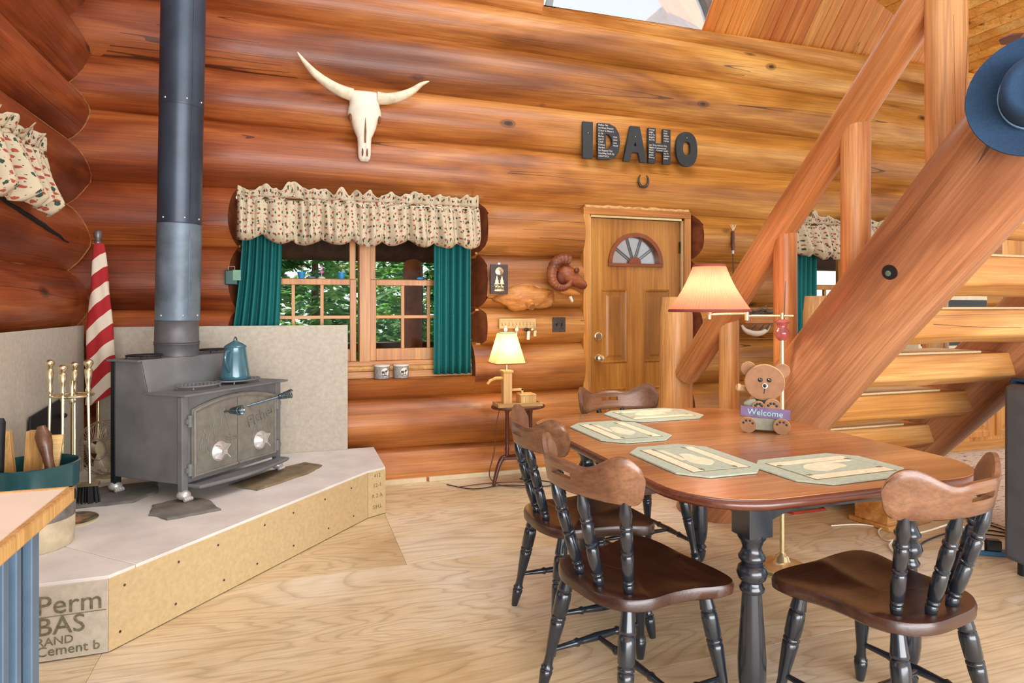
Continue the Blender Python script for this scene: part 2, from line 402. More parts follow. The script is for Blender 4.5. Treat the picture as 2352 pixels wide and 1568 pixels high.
def floor_mat():
    m, nt, b = newmat('plywood')
    v = coords(nt, (1, 1, 1))
    w = tex(nt, coords(nt, (.45, 2.0, 1)), 1, 3, .5, .6)
    rings = math_(nt, 'FRACT', math_(nt, 'MULTIPLY', w, 26))
    rr = ramp(nt, rings, [(0, (.72, .68, .62, 1)), (.3, (.97, .97, .96, 1)), (.6, (1, 1, 1, 1)), (.92, (.92, .9, .88, 1)), (1, (.72, .68, .62, 1))])
    big = tex(nt, v, 1.1, 4, .6)
    c = ramp(nt, big, [(.28, (210, 186, 142)), (.5, (234, 216, 180)), (.72, (248, 240, 222))])
    fine = ramp(nt, tex(nt, coords(nt, (5, 90, 1)), 1, 3), [(.3, (.78, .77, .75, 1)), (.65, (1.04, 1.04, 1.04, 1))])
    c = mixc(nt, .85, c, rr, 'MULTIPLY'); c = mixc(nt, .7, c, fine, 'MULTIPLY')
    vo = N(nt, 'ShaderNodeTexVoronoi'); nt.links.new(coords(nt, (1.3, 2.6, 1)), vo.inputs['Vector']); vo.inputs['Scale'].default_value = 1
    k = ramp(nt, vo.outputs['Distance'], [(0, (1,1,1,1)), (.03, (.6,.6,.6,1)), (.06, (0,0,0,1))])
    c = mixc(nt, k, c, lin((130, 92, 58)))
    nt.links.new(c, b.inputs['Base Color']); b.inputs['Roughness'].default_value = .42; b.inputs['Coat Weight'].default_value = .12; b.inputs['Coat Roughness'].default_value = .3
    bump(nt, b, rings, .03, .002); return m
M['floor'] = floor_mat()
def carpet_mat():
    m, nt, b = newmat('speckled_carpet')
    n = tex(nt, coords(nt, (14, 40, 1), False), 1, 3, .6)
    nt.links.new(ramp(nt, n, [(.36, (110, 90, 90)), (.42, (212, 194, 176)), (.62, (226, 212, 198)), (.68, (190, 130, 100))]), b.inputs['Base Color'])
    b.inputs['Roughness'].default_value = .95; bump(nt, b, n, .5, .005); return m
M['carpet'] = carpet_mat()
def leaf_mat():
    m, nt, b = newmat('conifer_needles')
    n = tex(nt, coords(nt, (1, 1, 1)), 2.2, 5, .7)
    c = ramp(nt, n, [(.3, (34, 84, 54)), (.46, (78, 146, 78)), (.6, (146, 196, 100)), (.72, (238, 240, 168))])
    nt.links.new(c, b.inputs['Base Color']); b.inputs['Roughness'].default_value = .7
    tr = N(nt, 'ShaderNodeBsdfTranslucent'); nt.links.new(c, tr.inputs[0])
    x = N(nt, 'ShaderNodeMixShader'); x.inputs[0].default_value = .45
    nt.links.new(b.outputs[0], x.inputs[1]); nt.links.new(tr.outputs[0], x.inputs[2]); nt.links.new(x.outputs[0], nt.nodes['Material Output'].inputs[0])
    return m
M['needles'] = leaf_mat()
M['soil'] = simple('forest_ground', (92, 96, 56), .95, var=.4, scale=3)
# ------------------------------------------------------------------ floor
floor = struct(empty('floor'), 'pale plywood subfloor laid in large sheets')
U0, V0 = -1.9, -1.6
sheet_me = None
nx_, ny_ = 2.44, 1.22
for j in range(6):
    for i in range(5):
        x0 = U0 + i*nx_ - (1.22 if j % 2 else 0); y0 = V0 + j*ny_
        if y0 > 5.0: continue
        if sheet_me is None:
            mb = MB(); mb.box((0, 0, -.0105), (nx_-.0015, ny_-.0015, .021))
            o = mb.build('plywood_sheet', M['floor'], floor, bevel=.0008); sheet_me = o
        else:
            o = sheet_me.copy(); COL.objects.link(o); o.parent = floor
        o.location = (x0+nx_/2, y0+ny_/2, 0)

# ------------------------------------------------------------------ log walls
def nz(a, b, c): return noise.noise(Vector((a, b, c)))
def wall_log(name, ax, a0, a1, lo, hi, face, parent, mat, sp0=0, sp1=0, seed=0, ztop=None):
    """Horizontal log. ax 'X' (window wall, face looks to -y) or 'Y' (stove side wall, face looks to +x).
    lo/hi give the joint heights along the log; sp0/sp1 splay the cut ends."""
    mb = MB(); n = 28; segs = max(6, int((a1-a0)/.1)); rings = []
    for i in range(segs+1):
        t = a0 + (a1-a0)*i/segs
        zl, zh = lo(t), hi(t); h = zh-zl; zc = (zl+zh)/2; r = h*.60
        ring = []
        for k in range(n):
            th = 2*PI*k/n
            w = r*(1 + .035*nz(t*.7+seed*9, math.cos(th)*1.2, math.sin(th)*1.2+seed) + .012*nz(t*2.4, math.cos(th)*3+seed, math.sin(th)*3))
            dz = w*math.sin(th); dp = w*math.cos(th)
            z = zc+dz
            if ztop is not None: z = min(z, ztop)
            if ax == 'X':
                y = face + r + dp; x = t
                if i == 0: x += -sp0*max(0, face+.17-y)
                if i == segs: x += sp1*max(0, face+.17-y)
                ring.append((x, y, z))
            else:
                x = face - r + dp; y = t
                if i == 0: y += -sp0*max(0, x-(face-.17))
                if i == segs: y += sp1*max(0, x-(face-.17))
                ring.append((x, y, z))
        rings.append(ring)
    mb.loft(rings, True, mi=0, mcap=1)
    return mb.build(name, [mat, M['end']], parent, smooth=42)

def L(a, b, x0=-1.4, x1=7.0): return lambda t: a + (b-a)*(t-x0)/(x1-x0)
J = [L(3.96, 3.76), L(3.71, 3.47), L(3.37, 3.25), L(2.92, 2.83), L(2.595, 2.48), L(2.118, 2.06), L(1.715, 1.695), L(1.255, 1.29), L(1.0, 1.01), L(.60, .635), L(.262, .225), L(-.1, -.1)]
FACE = 4.785
wb = struct(empty('wall_back'), 'window and door wall of stacked peeled logs')
UL, UR = -1.75, 7.6
W1 = (-.33, 1.31); W2 = (4.27, 5.91); DR = (2.225, 3.235)
for i in range(11):
    lo, hi = J[i+1], J[i]
    if i == 0: spans = [(UL, 1.88, 0, 0), (1.88, UR, 0, 0)]
    elif i <= 4: spans = [(UL, UR, 0, 0)]
    elif i <= 7: spans = [(UL, W1[0], 0, -.55), (W1[1], DR[0], -.75, 0), (DR[1], W2[0], -.75, -.5), (W2[1], UR, -.6, 0)]
    elif i == 8: spans = [(UL, W1[0], 0, 0), (W1[0]-.0, W1[1]+.0, 0, 0), (W1[1], DR[0], 0, 0), (DR[1], W2[0], 0, 0), (W2[0], W2[1], 0, 0), (W2[1], UR, 0, 0)]
    else: spans = [(UL, DR[0], 0, 0), (DR[1], UR, 0, 0)]
    fc = FACE + (.02 if i in (6, 7) else 0) + (.03 if i == 0 else 0) - (.02 if i == 9 else 0)
    for a, b, s0, s1 in spans:
        cut = i == 8 and a in (W1[0], W2[0])
        # negative splay: the cut face leans away from the opening so the hewn end shows
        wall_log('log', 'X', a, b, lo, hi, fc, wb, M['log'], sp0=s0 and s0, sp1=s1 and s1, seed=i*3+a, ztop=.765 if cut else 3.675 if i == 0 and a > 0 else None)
for i in range(2, 11):      # pale chinking rope in the joints
    for a, b in ([(UL+.4, UR)] if i <= 5 else [(UL+.4, W1[0]-.02), (W1[1]+.03, DR[0]), (DR[1]+.02, W2[0]-.02)] if i <= 8 else [(UL+.4, DR[0]), (DR[1], UR)]):
        mb = MB(); n = max(4, int((b-a)/.15))
        P = []
        for k in range(n+1):
            t = a+(b-a)*k/n
            lo, hi = J[i](t)-J[min(11, i+1)](t), J[i-1](t)-J[i](t)
            r1, r2 = hi*.6, lo*.6
            vj = max(FACE + r1 - math.sqrt(max(0, r1*r1-(hi/2)**2)), FACE + r2 - math.sqrt(max(0, r2*r2-(lo/2)**2)))
            P.append((t, vj+.004+.006*nz(t*3, i, 0), J[i](t)+.006*nz(t*1.7, i*5, 3)))
        mb.tube(P, .0085, 6); mb.build('chinking', M['chink'], wb)

wl = struct(empty('wall_left'), 'stove-side wall of stacked peeled logs')
LF = -1.245
JL = [3.55, 3.12, 2.70, 2.35, 1.94, 1.52, 1.13, .75, .35, -.05]
for i in range(9):
    lo, hi = (lambda t, z=JL[i+1]: z), (lambda t, z=JL[i]: z)
    a0 = .2 if i < 2 or i > 6 else 3.05
    wall_log('log', 'Y', a0, 5.3, lo, hi, LF, wl, M['log_y'], sp0=-2.6 if 2 <= i <= 6 else 0, seed=40+i)
    if 2 <= i <= 6:
        wall_log('log', 'Y', .2, 1.5, lo, hi, LF, wl, M['log_y'], seed=60+i)
for i in range(1, 7):
    mb = MB(); z = JL[i]; r1 = (JL[i-1]-JL[i])*.6; r2 = (JL[i]-JL[i+1])*.6
    xj = min(LF-r1+math.sqrt(r1*r1-((JL[i-1]-z)/2)**2), LF-r2+math.sqrt(r2*r2-((z-JL[i+1])/2)**2))
    mb.tube([(xj-.004+.006*nz(k, i, 0), 3.3+.15*k, z+.005*nz(k*.6, 2, i)) for k in range(11)], .009, 6); mb.build('chinking', M['chink'], wl)
# chinking that follows each side-wall log where it meets the window wall
for i in range(1, 6):
    r = (JL[i]-JL[i+1])*.6; zc = (JL[i]+JL[i+1])/2; P = []
    for k in range(13):
        th = -1.0+2.0*k/12
        x, z = LF-r+r*1.015*math.cos(th), zc+r*1.015*math.sin(th)
        # depth of window-wall surface at that height
        y = 4.9
        for q in range(11):
            lo, hi = J[q+1](x), J[q](x)
            if lo <= z <= hi:
                rr = (hi-lo)*.6; dz = z-(lo+hi)/2; y = FACE+rr-math.sqrt(max(0, rr*rr-dz*dz))
        P.append((x, y-.004, z))
    mb = MB(); mb.tube([(p[0]-.004, p[1]+.006, p[2]) for p in P], .005, 6); mb.build('chinking', M['chink_dark'], wl)

# left-wall window (only its end shows): frame and glass
w3 = struct(empty('window_3'), 'window in the stove-side wall')
mb = MB(); mb.b2((-1.5, 1.5, .8), (-1.4, 3.05, .86)); mb.b2((-1.5, 1.5, 2.0), (-1.4, 3.05, 2.06)); mb.b2((-1.5, 2.99, .8), (-1.4, 3.05, 2.06)); mb.b2((-1.5, 1.5, .8), (-1.4, 1.56, 2.06))
mb.build('window_frame', M['oakz'], w3)
mb = MB(); mb.b2((-1.455, 1.56, .86), (-1.45, 2.99, 2.0)); mb.build('pane', M['glass'], w3)

# ------------------------------------------------------------------ windows in the log wall
def window(name, x0, label):
    """Twin double-hung oak window; x0 is the x of its left opening edge."""
    w = struct(empty(name, (x0, 0, 0)), label)
    yf = 4.93
    bld = lambda mb, n, m='oakz', par=w, bv=.003: mb.build(n, M[m], par, bevel=bv)
    mb = MB(); mb.b2((.0, yf-.01, .84), (.085, yf+.16, 2.06)); bld(mb, 'jamb')
    mb = MB(); mb.b2((1.555, yf-.01, .84), (1.64, yf+.16, 2.06)); bld(mb, 'jamb')
    mb = MB(); mb.b2((.0, yf-.01, 2.06), (1.64, yf+.16, 2.14)); bld(mb, 'head_jamb', 'oakx')
    mb = MB(); mb.b2((.79, yf-.02, .84), (.87, yf+.12, 2.08)); bld(mb, 'mullion')
    mb = MB(); mb.b2((.0, yf-.03, .855), (1.64, yf+.16, .89)); bld(mb, 'sill', 'oakx')
    mb = MB(); mb.b2((.0, yf-.045, .765), (1.64, yf+.1, .815)); bld(mb, 'apron', 'oakx')
    mb = MB(); mb.tube([(.0+1.64*k/16, yf-.02+.006*nz(k*2.1, 0, 0), .835+.006*nz(k*1.3, 1, 0)) for k in range(17)], .022, 8); bld(mb, 'insulation_strip', 'chink', bv=0)
    for sx in (.085, .87):
        gx0, gx1 = sx+.045, sx+.64      # glass edges
        up = MB(); y0, y1 = yf+.055, yf+.09
        up.b2((sx, y0, 1.455), (gx0, y1, 2.08)); up.b2((gx1, y0, 1.455), (gx1+.045, y1, 2.08)); up.b2((sx, y0, 1.455), (gx1+.045, y1, 1.5)); up.b2((sx, y0, 2.03), (gx1+.045, y1, 2.08))
        us = bld(up, 'upper_sash')
        p = MB(); p.b2((gx0, y0+.015, 1.5), (gx1, y0+.019, 2.03)); p.build('pane', M['glass'], us)
        lo = MB(); y0, y1 = yf+.01, yf+.05
        lo.b2((sx, y0, .89), (gx0, y1, 1.495)); lo.b2((gx1, y0, .89), (gx1+.045, y1, 1.495)); lo.b2((gx0, y0, 1.452), (gx1, y1, 1.495)); lo.b2((gx0, y0, .89), (gx1, y1, .98))
        ls = bld(lo, 'lower_sash')
        cw = (gx1-gx0)/3; rh = (1.452-.98)/2
        for c in (1, 2):
            mb = MB(); mb.b2((gx0+cw*c-.012, y0+.004, .98), (gx0+cw*c+.012, y1-.008, 1.452)); bld(mb, 'muntin', 'oakz', ls, .002)
        mb = MB(); mb.b2((gx0, y0+.005, .98+rh-.012), (gx1, y1-.007, .98+rh+.012)); bld(mb, 'muntin', 'oakx', ls, .002)
        for c in range(3):
            for r_ in range(2):
                p = MB(); p.b2((gx0+cw*c, y0+.018, .98+rh*r_), (gx0+cw*(c+1), y0+.022, .98+rh*(r_+1))); p.build('pane', M['glass'], ls)
    return w
window('window_1', W1[0], 'oak double-hung window pair behind the stove board')
window('window_2', W2[0], 'oak double-hung window pair behind the log stairs')

def set_uv(o, fn):
    me = o.data; uv = me.uv_layers.new(name='UVMap')
    for l in me.loops: uv.data[l.index].uv = fn(l.vertex_index)
def valance(name, label, width, M4, seed, nsw=9):
    """Gathered balloon valance; local x along the rod, y out of the wall, z up from rod."""
    t = thing(name, label, 'valance'); t.matrix_world = M4
    nx, nzv = 220, 16
    def sheet(z0, z1, amp0, amp1, hem, nrow, part, ph):
        P = []; S = []
        for i in range(nrow+1):
            s = i/nrow; row = []
            for k in range(nx+1):
                x = width*k/nx
                puff = abs(math.sin(PI*nsw*x/width + .5*math.sin(3*x+seed)))**.85
                fold = 1.9*abs(math.sin(x*44+3*nz(x*4, seed, 0)+ph))**.6+.5*math.sin(x*27+seed)-.6
                y = (amp0*(1-s)+amp1*s)*(.6*fold*(1-.7*s)+.95*puff*s**.7*(1+.3*math.sin(x*41+seed)))
                z = z0+(z1-z0)*s
                if hem == 'b': z += -.045*puff*s + .035*nz(x*4, seed, 4)*s + .02*s; y *= (1 - .55*max(0, s-.82)/.18)
                else: z += (.075*nz(x*7, seed, 8)+.04*nz(x*20, 2, seed))*s; y += .03*nz(x*8, seed, 21)*s; y += .02*nz(x*22, seed, 9)*s
                row.append((x+.004*fold*s, y+.014, z))
            P.append(row)
        mb = MB(); mb.sheet(P); o = mb.build(part, M['print'], t, smooth=180, solid=.002)
        flat = [(k/nx*width*1.15, (z0+(z1-z0)*i/nrow)*1.0) for i in range(nrow+1) for k in range(nx+1)]
        set_uv(o, lambda vi: flat[vi])
    sheet(-.01, -.285, .045, .13, 'b', 18, 'skirt', 0)
    sheet(.01, .075, .024, .045, 't', 6, 'ruffle', 1.3)
    sheet(.012, -.012, .022, .02, 'n', 2, 'rod_pocket', .4)
    mb = MB(); mb.tube([(-.01, -.014, 0), (width+.01, -.014, 0)], .004, 8); mb.build('rod', M['brassw'], t)
    for x in (0, width):
        mb = MB(); mb.b2((x-.006, -.15, -.01), (x+.006, .004, .01)); mb.build('rod_bracket', M['brassw'], t)
    return t
B1 = frame((-.36, 4.745, 2.035), (1, 0, 0), (0, -1, 0)); 
def vmat(origin, xd, yd):
    x, y = Vector(xd), Vector(yd); m = Matrix((x, y, Vector((0, 0, 1)))).transposed().to_4x4(); m.translation = Vector(origin); return m
valance('valance', 'cream moose-print valance over the window beside the stovepipe', 1.68, vmat((-.36, 4.765, 2.03), (1, 0, 0), (0, -1, 0)), 1)
valance('valance', 'cream moose-print valance over the window behind the log stairs', 1.68, vmat((4.24, 4.765, 2.03), (1, 0, 0), (0, -1, 0)), 5)
valance('valance', 'cream moose-print valance on the stove-side wall, cut by the picture edge', 1.6, vmat((-1.215, 3.86, 2.06), (0, -1, 0), (1, 0, 0)), 9)
def drape(name, label, x0, x1, z0, z1, y, bottom_shift=0, seed=0, narrow=1.0, y2=None):
    mb = MB(); nx, nzr = 60, 14; P = []
    for i in range(nzr+1):
        s = i/nzr; row = []
        for k in range(nx+1):
            f = k/nx; x = x0+(x1-x0)*f + bottom_shift*s**1.6*(1-f*.65)
            yy = y - .028*math.sin(f*2*PI*5.5+seed+.5*s) - .012*math.sin(f*31+seed*2)
            row.append((x, yy, z0+(z1-z0)*s))
        P.append(row)
    mb.sheet(P); return tag(mb.build(name, M['teal'], None, smooth=180, solid=.002), label, 'curtain')
drape('curtain', 'teal curtain bunched beside the stovepipe, flaring out at its foot', -.33, -.075, 1.84, .86, 4.84, -.1, 1)
drape('curtain', 'teal curtain hanging down to the log sill beside the wooden plaque', 1.0, 1.285, 1.84, .785, 4.83, 0, 3)
drape('curtain', 'teal curtain seen between the stair posts', 4.28, 4.56, 1.84, .79, 4.83, 0, 5)

# ------------------------------------------------------------------ door
dr = struct(empty('door_1'), 'golden oak entry door with a fanlight')
yf = 4.87
mb = MB(); mb.b2((DR[0], yf-.045, 0), (DR[0]+.06, yf+.2, 2.045)); mb.build('jamb', M['oakz'], dr, bevel=.004)
mb = MB(); mb.b2((DR[1]-.06, yf-.045, 0), (DR[1], yf+.2, 2.045)); mb.build('jamb', M['oakz'], dr, bevel=.004)
mb = MB(); mb.b2((DR[0], yf-.045, 2.045), (DR[1], yf+.2, 2.1)); mb.build('head_jamb', M['oakx'], dr, bevel=.004)
for x in (DR[0]+.06, DR[1]-.078):
    mb = MB(); mb.b2((x, yf-.02, 0), (x+.018, yf+.05, 2.045)); mb.build('stop_strip', M['brassw'], dr, bevel=.002)
mb = MB(); mb.b2((DR[0]+.06, yf-.02, 2.025), (DR[1]-.06, yf+.05, 2.045)); mb.build('stop_strip', M['brassw'], dr, bevel=.002)
mb = MB(); mb.tube([(DR[0]+.02+.97*k/24, yf-.02-.02*abs(nz(k*.9, 3, 1)), 2.105+.012*nz(k*.7, 0, 2)) for k in range(25)], [.02+.01*nz(k*1.1, 4, 4) for k in range(25)], 8); mb.build('foam_sealant', M['chink'], dr)
dx0, dx1 = DR[0]+.08, DR[1]-.08; dc = (dx0+dx1)/2; dwid = dx1-dx0; yd = yf+.015
# leaf with a half-round opening: outline loops in the x-z plane
fr = .235; fz = 1.655
def arc(r, n=24, x0=dc, z0=fz): return [(x0+r*math.cos(PI*k/n), z0+r*math.sin(PI*k/n)) for k in range(n+1)]
def vert(o): return frame((0, o, 0), (1, 0, 0), (0, 0, 1))
curve_mesh('leaf', [[(dx0, .02), (dx1, .02), (dx1, 2.022), (dx0, 2.022)], arc(fr)], .044, M['door'], dr, vert(yd+.022))
curve_mesh('fanlight_frame', [arc(fr+.022)+[], arc(fr-.012)], .06, M['doorfan'], dr, vert(yd+.012))
mb = MB(); mb.b2((dc-fr-.022, yd-.018, fz-.028), (dc+fr+.022, yd+.04, fz+.0)); mb.build('fanlight_rail', M['doorfan'], dr, bevel=.003)
mb = MB(); a = arc(fr-.01, 20); mb.M = vert(yd+.03); mb.prism(a, -.003, .003); mb.build('fanlight_pane', M['glass_f'], dr)
for k in (1, 2, 3, 4):
    an = PI*k/5; mb = MB(); c_, s_ = math.cos(an), math.sin(an)
    for off in (-.008, .008):
        mb.tube([(dc+.05*c_-off*s_, yd+.022, fz+.05*s_+off*c_), (dc+(fr-.01)*c_-off*s_, yd+.022, fz+(fr-.01)*s_+off*c_)], .004, 6)
    mb.build('fanlight_came', M['stove'], dr)
mb = MB(); mb.M = vert(yd+.012); mb.prism(arc(.055, 12), -.01, .014); mb.build('fanlight_hub', M['doorfan'], dr)
for cx, hw in ((dc-.2, .125), (dc+.2, .125)):
    for z0, z1 in ((.82, 1.44), (.18, .62)):
        mb = MB()
        def ring(i, y): return [(cx-hw+i, y, z0+i), (cx+hw-i, y, z0+i), (cx+hw-i, y, z1-i), (cx-hw+i, y, z1-i)]
        mb.loft([ring(0, yd+.001), ring(.012, yd-.009), ring(.026, yd-.001), ring(.05, yd-.001), ring(.07, yd-.008)], caps=True); mb.build('raised_panel', M['door'], dr, smooth=0)
for z, nm in ((1.05, 'deadbolt'), (.87, 'door_knob')):
    mb = MB(); mb.lathe((dx0+.075, yd, z), (dx0+.075, yd-(.03 if nm == 'deadbolt' else .07), z), [(0, .034), (.25, .034), (.3, .016), (.6, .018), (.7, .03), (.9, .028), (1, .012)] if nm == 'door_knob' else [(0, .036), (.5, .034), (.6, .026), (1, .022)], 20); mb.build(nm, M['brass'], dr)
for z in (1.8, .3):
    mb = MB(); mb.b2((dx1-.004, yd-.02, z-.05), (dx1+.012, yd+.004, z+.05)); mb.build('hinge', M['iron'], dr)

# baseboard strip at the foot of the log wall
bb = struct(empty('baseboard_back'), 'thin pale strip at the foot of the log wall')
for a, b in ((.56, .93), (.95, DR[0])):
    mb = MB(); mb.b2((a, 4.765, .0), (b, 4.79, .035)); mb.build('strip', M['cream'], bb, bevel=.003)

# ------------------------------------------------------------------ arched window high in the log wall
aw = struct(empty('window_4'), 'half-round window on top of the log wall')
ac, az, ar = 2.765, 3.665, .89
def arc2(r, n=30): return [(ac+r*math.cos(PI*k/n), az+r*.95*math.sin(PI*k/n)) for k in range(n+1)]
curve_mesh('arch_casing', [arc2(ar), arc2(ar-.035)], .1, M['white'], aw, vert(4.93))
curve_mesh('arch_frame', [arc2(ar-.06), arc2(ar-.12)], .08, M['stove'], aw, vert(4.97))
mb = MB(); mb.M = vert(4.985); mb.prism(arc2(ar-.115), -.003, .003); mb.build('pane', glass('arch_glass', (.95, .97, 1, 1), .35, .05), aw)
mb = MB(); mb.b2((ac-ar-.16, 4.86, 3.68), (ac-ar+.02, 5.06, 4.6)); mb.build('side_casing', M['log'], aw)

# ------------------------------------------------------------------ plank ceilings
ce = struct(empty('ceiling'), 'sloping tongue-and-groove plank ceiling')
def plank(p0, p1, width, normal, mat, parent=ce):
    p0, p1 = Vector(p0), Vector(p1); z = (p1-p0).normalized(); n_ = Vector(normal); n_ = (n_-z*n_.dot(z)).normalized(); x = n_.cross(z)
    mb = MB(); l = (p1-p0).length; mb.b2((-width/2, -.01, 0), (width/2, .01, l))
    o = mb.build('plank', M[mat], parent, bevel=.009)
    m = Matrix((x, n_, z)).transposed().to_4x4(); m.translation = p0; o.matrix_local = m
SL = 1.2; S0 = (4.95, 3.60)          # main slope springs behind the plate log
def zs(v): return S0[1]+SL*(S0[0]-v)
pw = .118
u = 3.43
while u < 6.9:
    v_top = .4
    if u > 3.9: v_top = max(v_top, 4.92-(6.81-u)*.1994*1.0 - 0) if False else v_top
    # the hip line with the side slope limits how far each board runs
    ve = 4.89-(6.81-u)*.1995
    vt = ve
    # below the hip line the main slope shows; above it the shallow side slope takes over
    plank((u, 4.97, zs(4.97)-.0), (u, vt-.0, zs(vt)), pw-.001, (0, -SL, -1), 'board')
    u += pw
k = 0; x = 7.6
while x > 3.6:
    z = 3.63+.241*(6.81-x)
    vv = min(4.95, 4.89-(6.81-x)*.1995+.04)
    plank((x, -.5, z), (x, vv, z), .13-.001, (-.241, 0, -1), 'boardy'); x -= .13*.972
for uu in range(16):      # the slope left of the dormer and over the room, wide boards above the picture
    xa = -1.85+.235*uu
    plank((xa, 4.97, zs(4.97)+.3), (xa, .4, zs(.4)+.3), .234, (0, -SL, -1), 'board')
for uu in range(18):
    xa = 1.98+.235*uu
    if xa < 3.3: plank((xa, 4.2, zs(4.2)+.3), (xa, .4, zs(.4)+.3), .234, (0, -SL, -1), 'board')
# loft floor above the camera, where the stairs lead
lf = struct(empty('ceiling_loft'), 'underside of the plank loft floor')
for uu in range(17):
    mb = MB(); mb.b2((-1.9+.24*uu, -2.6, 2.78), (-1.9+.24*uu+.236, .3, 2.82)); mb.build('plank', M['boardy'], lf)

# ------------------------------------------------------------------ log stairs
st = thing('log_staircase', 'massive log staircase rising behind the dining table with a pole handrail', 'staircase')
def log_between(name, p0, p1, r0, r1, mat, parent, seed=0, n=24, wob=.05, endm='end', rings_=None):
    p0, p1 = Vector(p0), Vector(p1); l = (p1-p0).length; segs = max(5, int(l/.12)); rings = []
    for i in range(segs+1):
        t = i/segs; r = r0+(r1-r0)*t; ring = []
        bx, by = .25*r*wob/.05*nz(t*l*.8, seed, 1), .25*r*wob/.05*nz(t*l*.8, seed, 7)
        e = 1-.12*((max(0, 1-i)) + max(0, i-segs+1))
        for k in range(n):
            th = 2*PI*k/n
            w = r*e*(1+wob*nz(t*l*1.3+seed, math.cos(th)*1.1, math.sin(th)*1.1)+wob*.35*nz(t*l*4, math.cos(th)*2.4+seed, math.sin(th)*2.4))
            ring.append((bx*.3+w*math.cos(th), by*.3+w*math.sin(th), t*l))
        rings.append(ring)
    mb = MB(); mb.loft(rings, True, mi=0, mcap=1)
    o = mb.build(name, [M[mat], M[endm]], parent, smooth=42)
    z = (p1-p0).normalized(); up = Vector((1, 0, 0)) if abs(z.x) < .9 else Vector((0, 1, 0)); x = (up-z*up.dot(z)).normalized(); y = z.cross(x)
    m = Matrix((x, y, z)).transposed().to_4x4(); m.translation = p0; o.matrix_local = m
    return o
SU1, SU2 = 2.51, 3.69
def sz(v): return -.06+1.03*(3.57-v)
log_between('stringer', (SU1, 3.62, sz(3.62)+.05), (SU1, .5, sz(.5)), .205, .195, 'stringer', st, 1, n=32, wob=.03)
log_between('stringer', (SU2, 3.62, sz(3.62)+.05), (SU2, .5, sz(.5)), .19, .19, 'stringer', st, 2, n=32, wob=.03)
for k in range(-2, 7):
    v0 = 2.846-.225*k; zt = .607+.225*k
    mb = MB(); prof = []
    dpt, th = .29, .165
    prof = [(v0, zt), (v0+dpt, zt), (v0+dpt, zt-.06), (v0+dpt*.85, zt-th*.85), (v0+dpt*.55, zt-th), (v0+dpt*.25, zt-th*.95), (v0+.01, zt-th*.72), (v0, zt-.06)]
    rings = []
    for i in range(15):
        x = 2.56+(3.60-2.56)*i/14; e = .006*nz(x*2, k, 0)
        rings.append([(x, p[0]+e, p[1] if j < 2 else p[1]+.012*nz(x*1.8, k, j)) for j, p in enumerate(prof)])
    mb.loft(rings, True); tr = mb.build('tread', M['tread'], st, bevel=.006, smooth=30)
    mb = MB(); mb.b2((2.76, v0+.025, zt), (3.36, v0+dpt-.02, zt+.012)); mb.build('carpet_pad', M['carpetpad'], tr, bevel=.004)
def rail_z(v): return .964+.99*(3.67-v)
RU = SU1
log_between('handrail', (RU, 3.80, rail_z(3.80)), (RU, 1.98, rail_z(1.98)), .088, .08, 'log_z', st, 5)
log_between('newel_post', (RU, 3.92, 0), (RU, 3.92, 1.36), .115, .11, 'post', st, 6)
for v, sd, r in ((3.36, 7, .062), (2.875, 8, .062), (2.41, 9, .066)):
    log_between('baluster', (RU+.01, v, max(.0, sz(v)+.17)), (RU+.01, v, rail_z(v)+.03), r, r*.97, 'post' if sd == 7 else 'log_z', st, sd)
log_between('loft_post', (RU, 1.955, sz(1.955)+.2), (RU, 1.955, 3.6), .074, .078, 'log_z', st, 10)
log_between('handrail', (SU2, 3.70, rail_z(3.70)), (SU2, 1.7, rail_z(1.7)), .08, .075, 'log_z', st, 15)
log_between('newel_post', (SU2-.08, 3.79, 0), (SU2-.08, 3.79, 1.37), .105, .1, 'post', st, 16)
for v, sd in ((2.9, 17), (2.43, 18)):
    log_between('baluster', (SU2-.05, v, sz(v)+.15), (SU2-.05, v, rail_z(v)+.03), .068, .066, 'post', st, sd)
bpy.context.view_layer.update()
sg0 = [o for o in bpy.data.objects if o.name == 'stringer'][0]; inv = sg0.matrix_world.inverted()
hit, hp, hn, _ = sg0.ray_cast(inv @ Vector((1.8, 2.05, 1.4375)), (inv.to_3x3() @ Vector((1, 0, 0))).normalized())
hp = sg0.matrix_world @ hp if hit else Vector((2.31, 2.05, 1.4375)); hn = (sg0.matrix_world.to_3x3() @ hn).normalized() if hit else Vector((-1, 0, 0))
mb = MB(); mb.cyl(hp-hn*.03, hp+hn*.0025, .031, n=24); mb.build('bolt_hole_shade', M['darkhole'], st)  # near-black disc on the log surface, painted as the shade inside a bore
mb = MB(); mb.lathe(hp+Vector((0, .006, -.004)), hp+Vector((0, .006, -.004))+hn*.005, [(0, .012), (.7, .012), (1, .007)], 12); mb.build('bolt', simple('green_glazed_bolt', (110, 132, 112), .3, .4), st)
# long drying check in one side-wall log
mb = MB(); P = []
for k in range(14):
    v_ = 3.35+.085*k; z_ = 1.80-.010*k+.006*nz(k*.7, 3, 3); r_ = (1.94-1.52)*.6; dz_ = z_-1.73
    P.append((LF-r_+math.sqrt(r_*r_-dz_*dz_)+.002, v_, z_))
mb.tube(P, [.011*(.25+math.sin(PI*k/13)) for k in range(14)], 6); mb.build('drying_crack', M['darkhole'], wl)
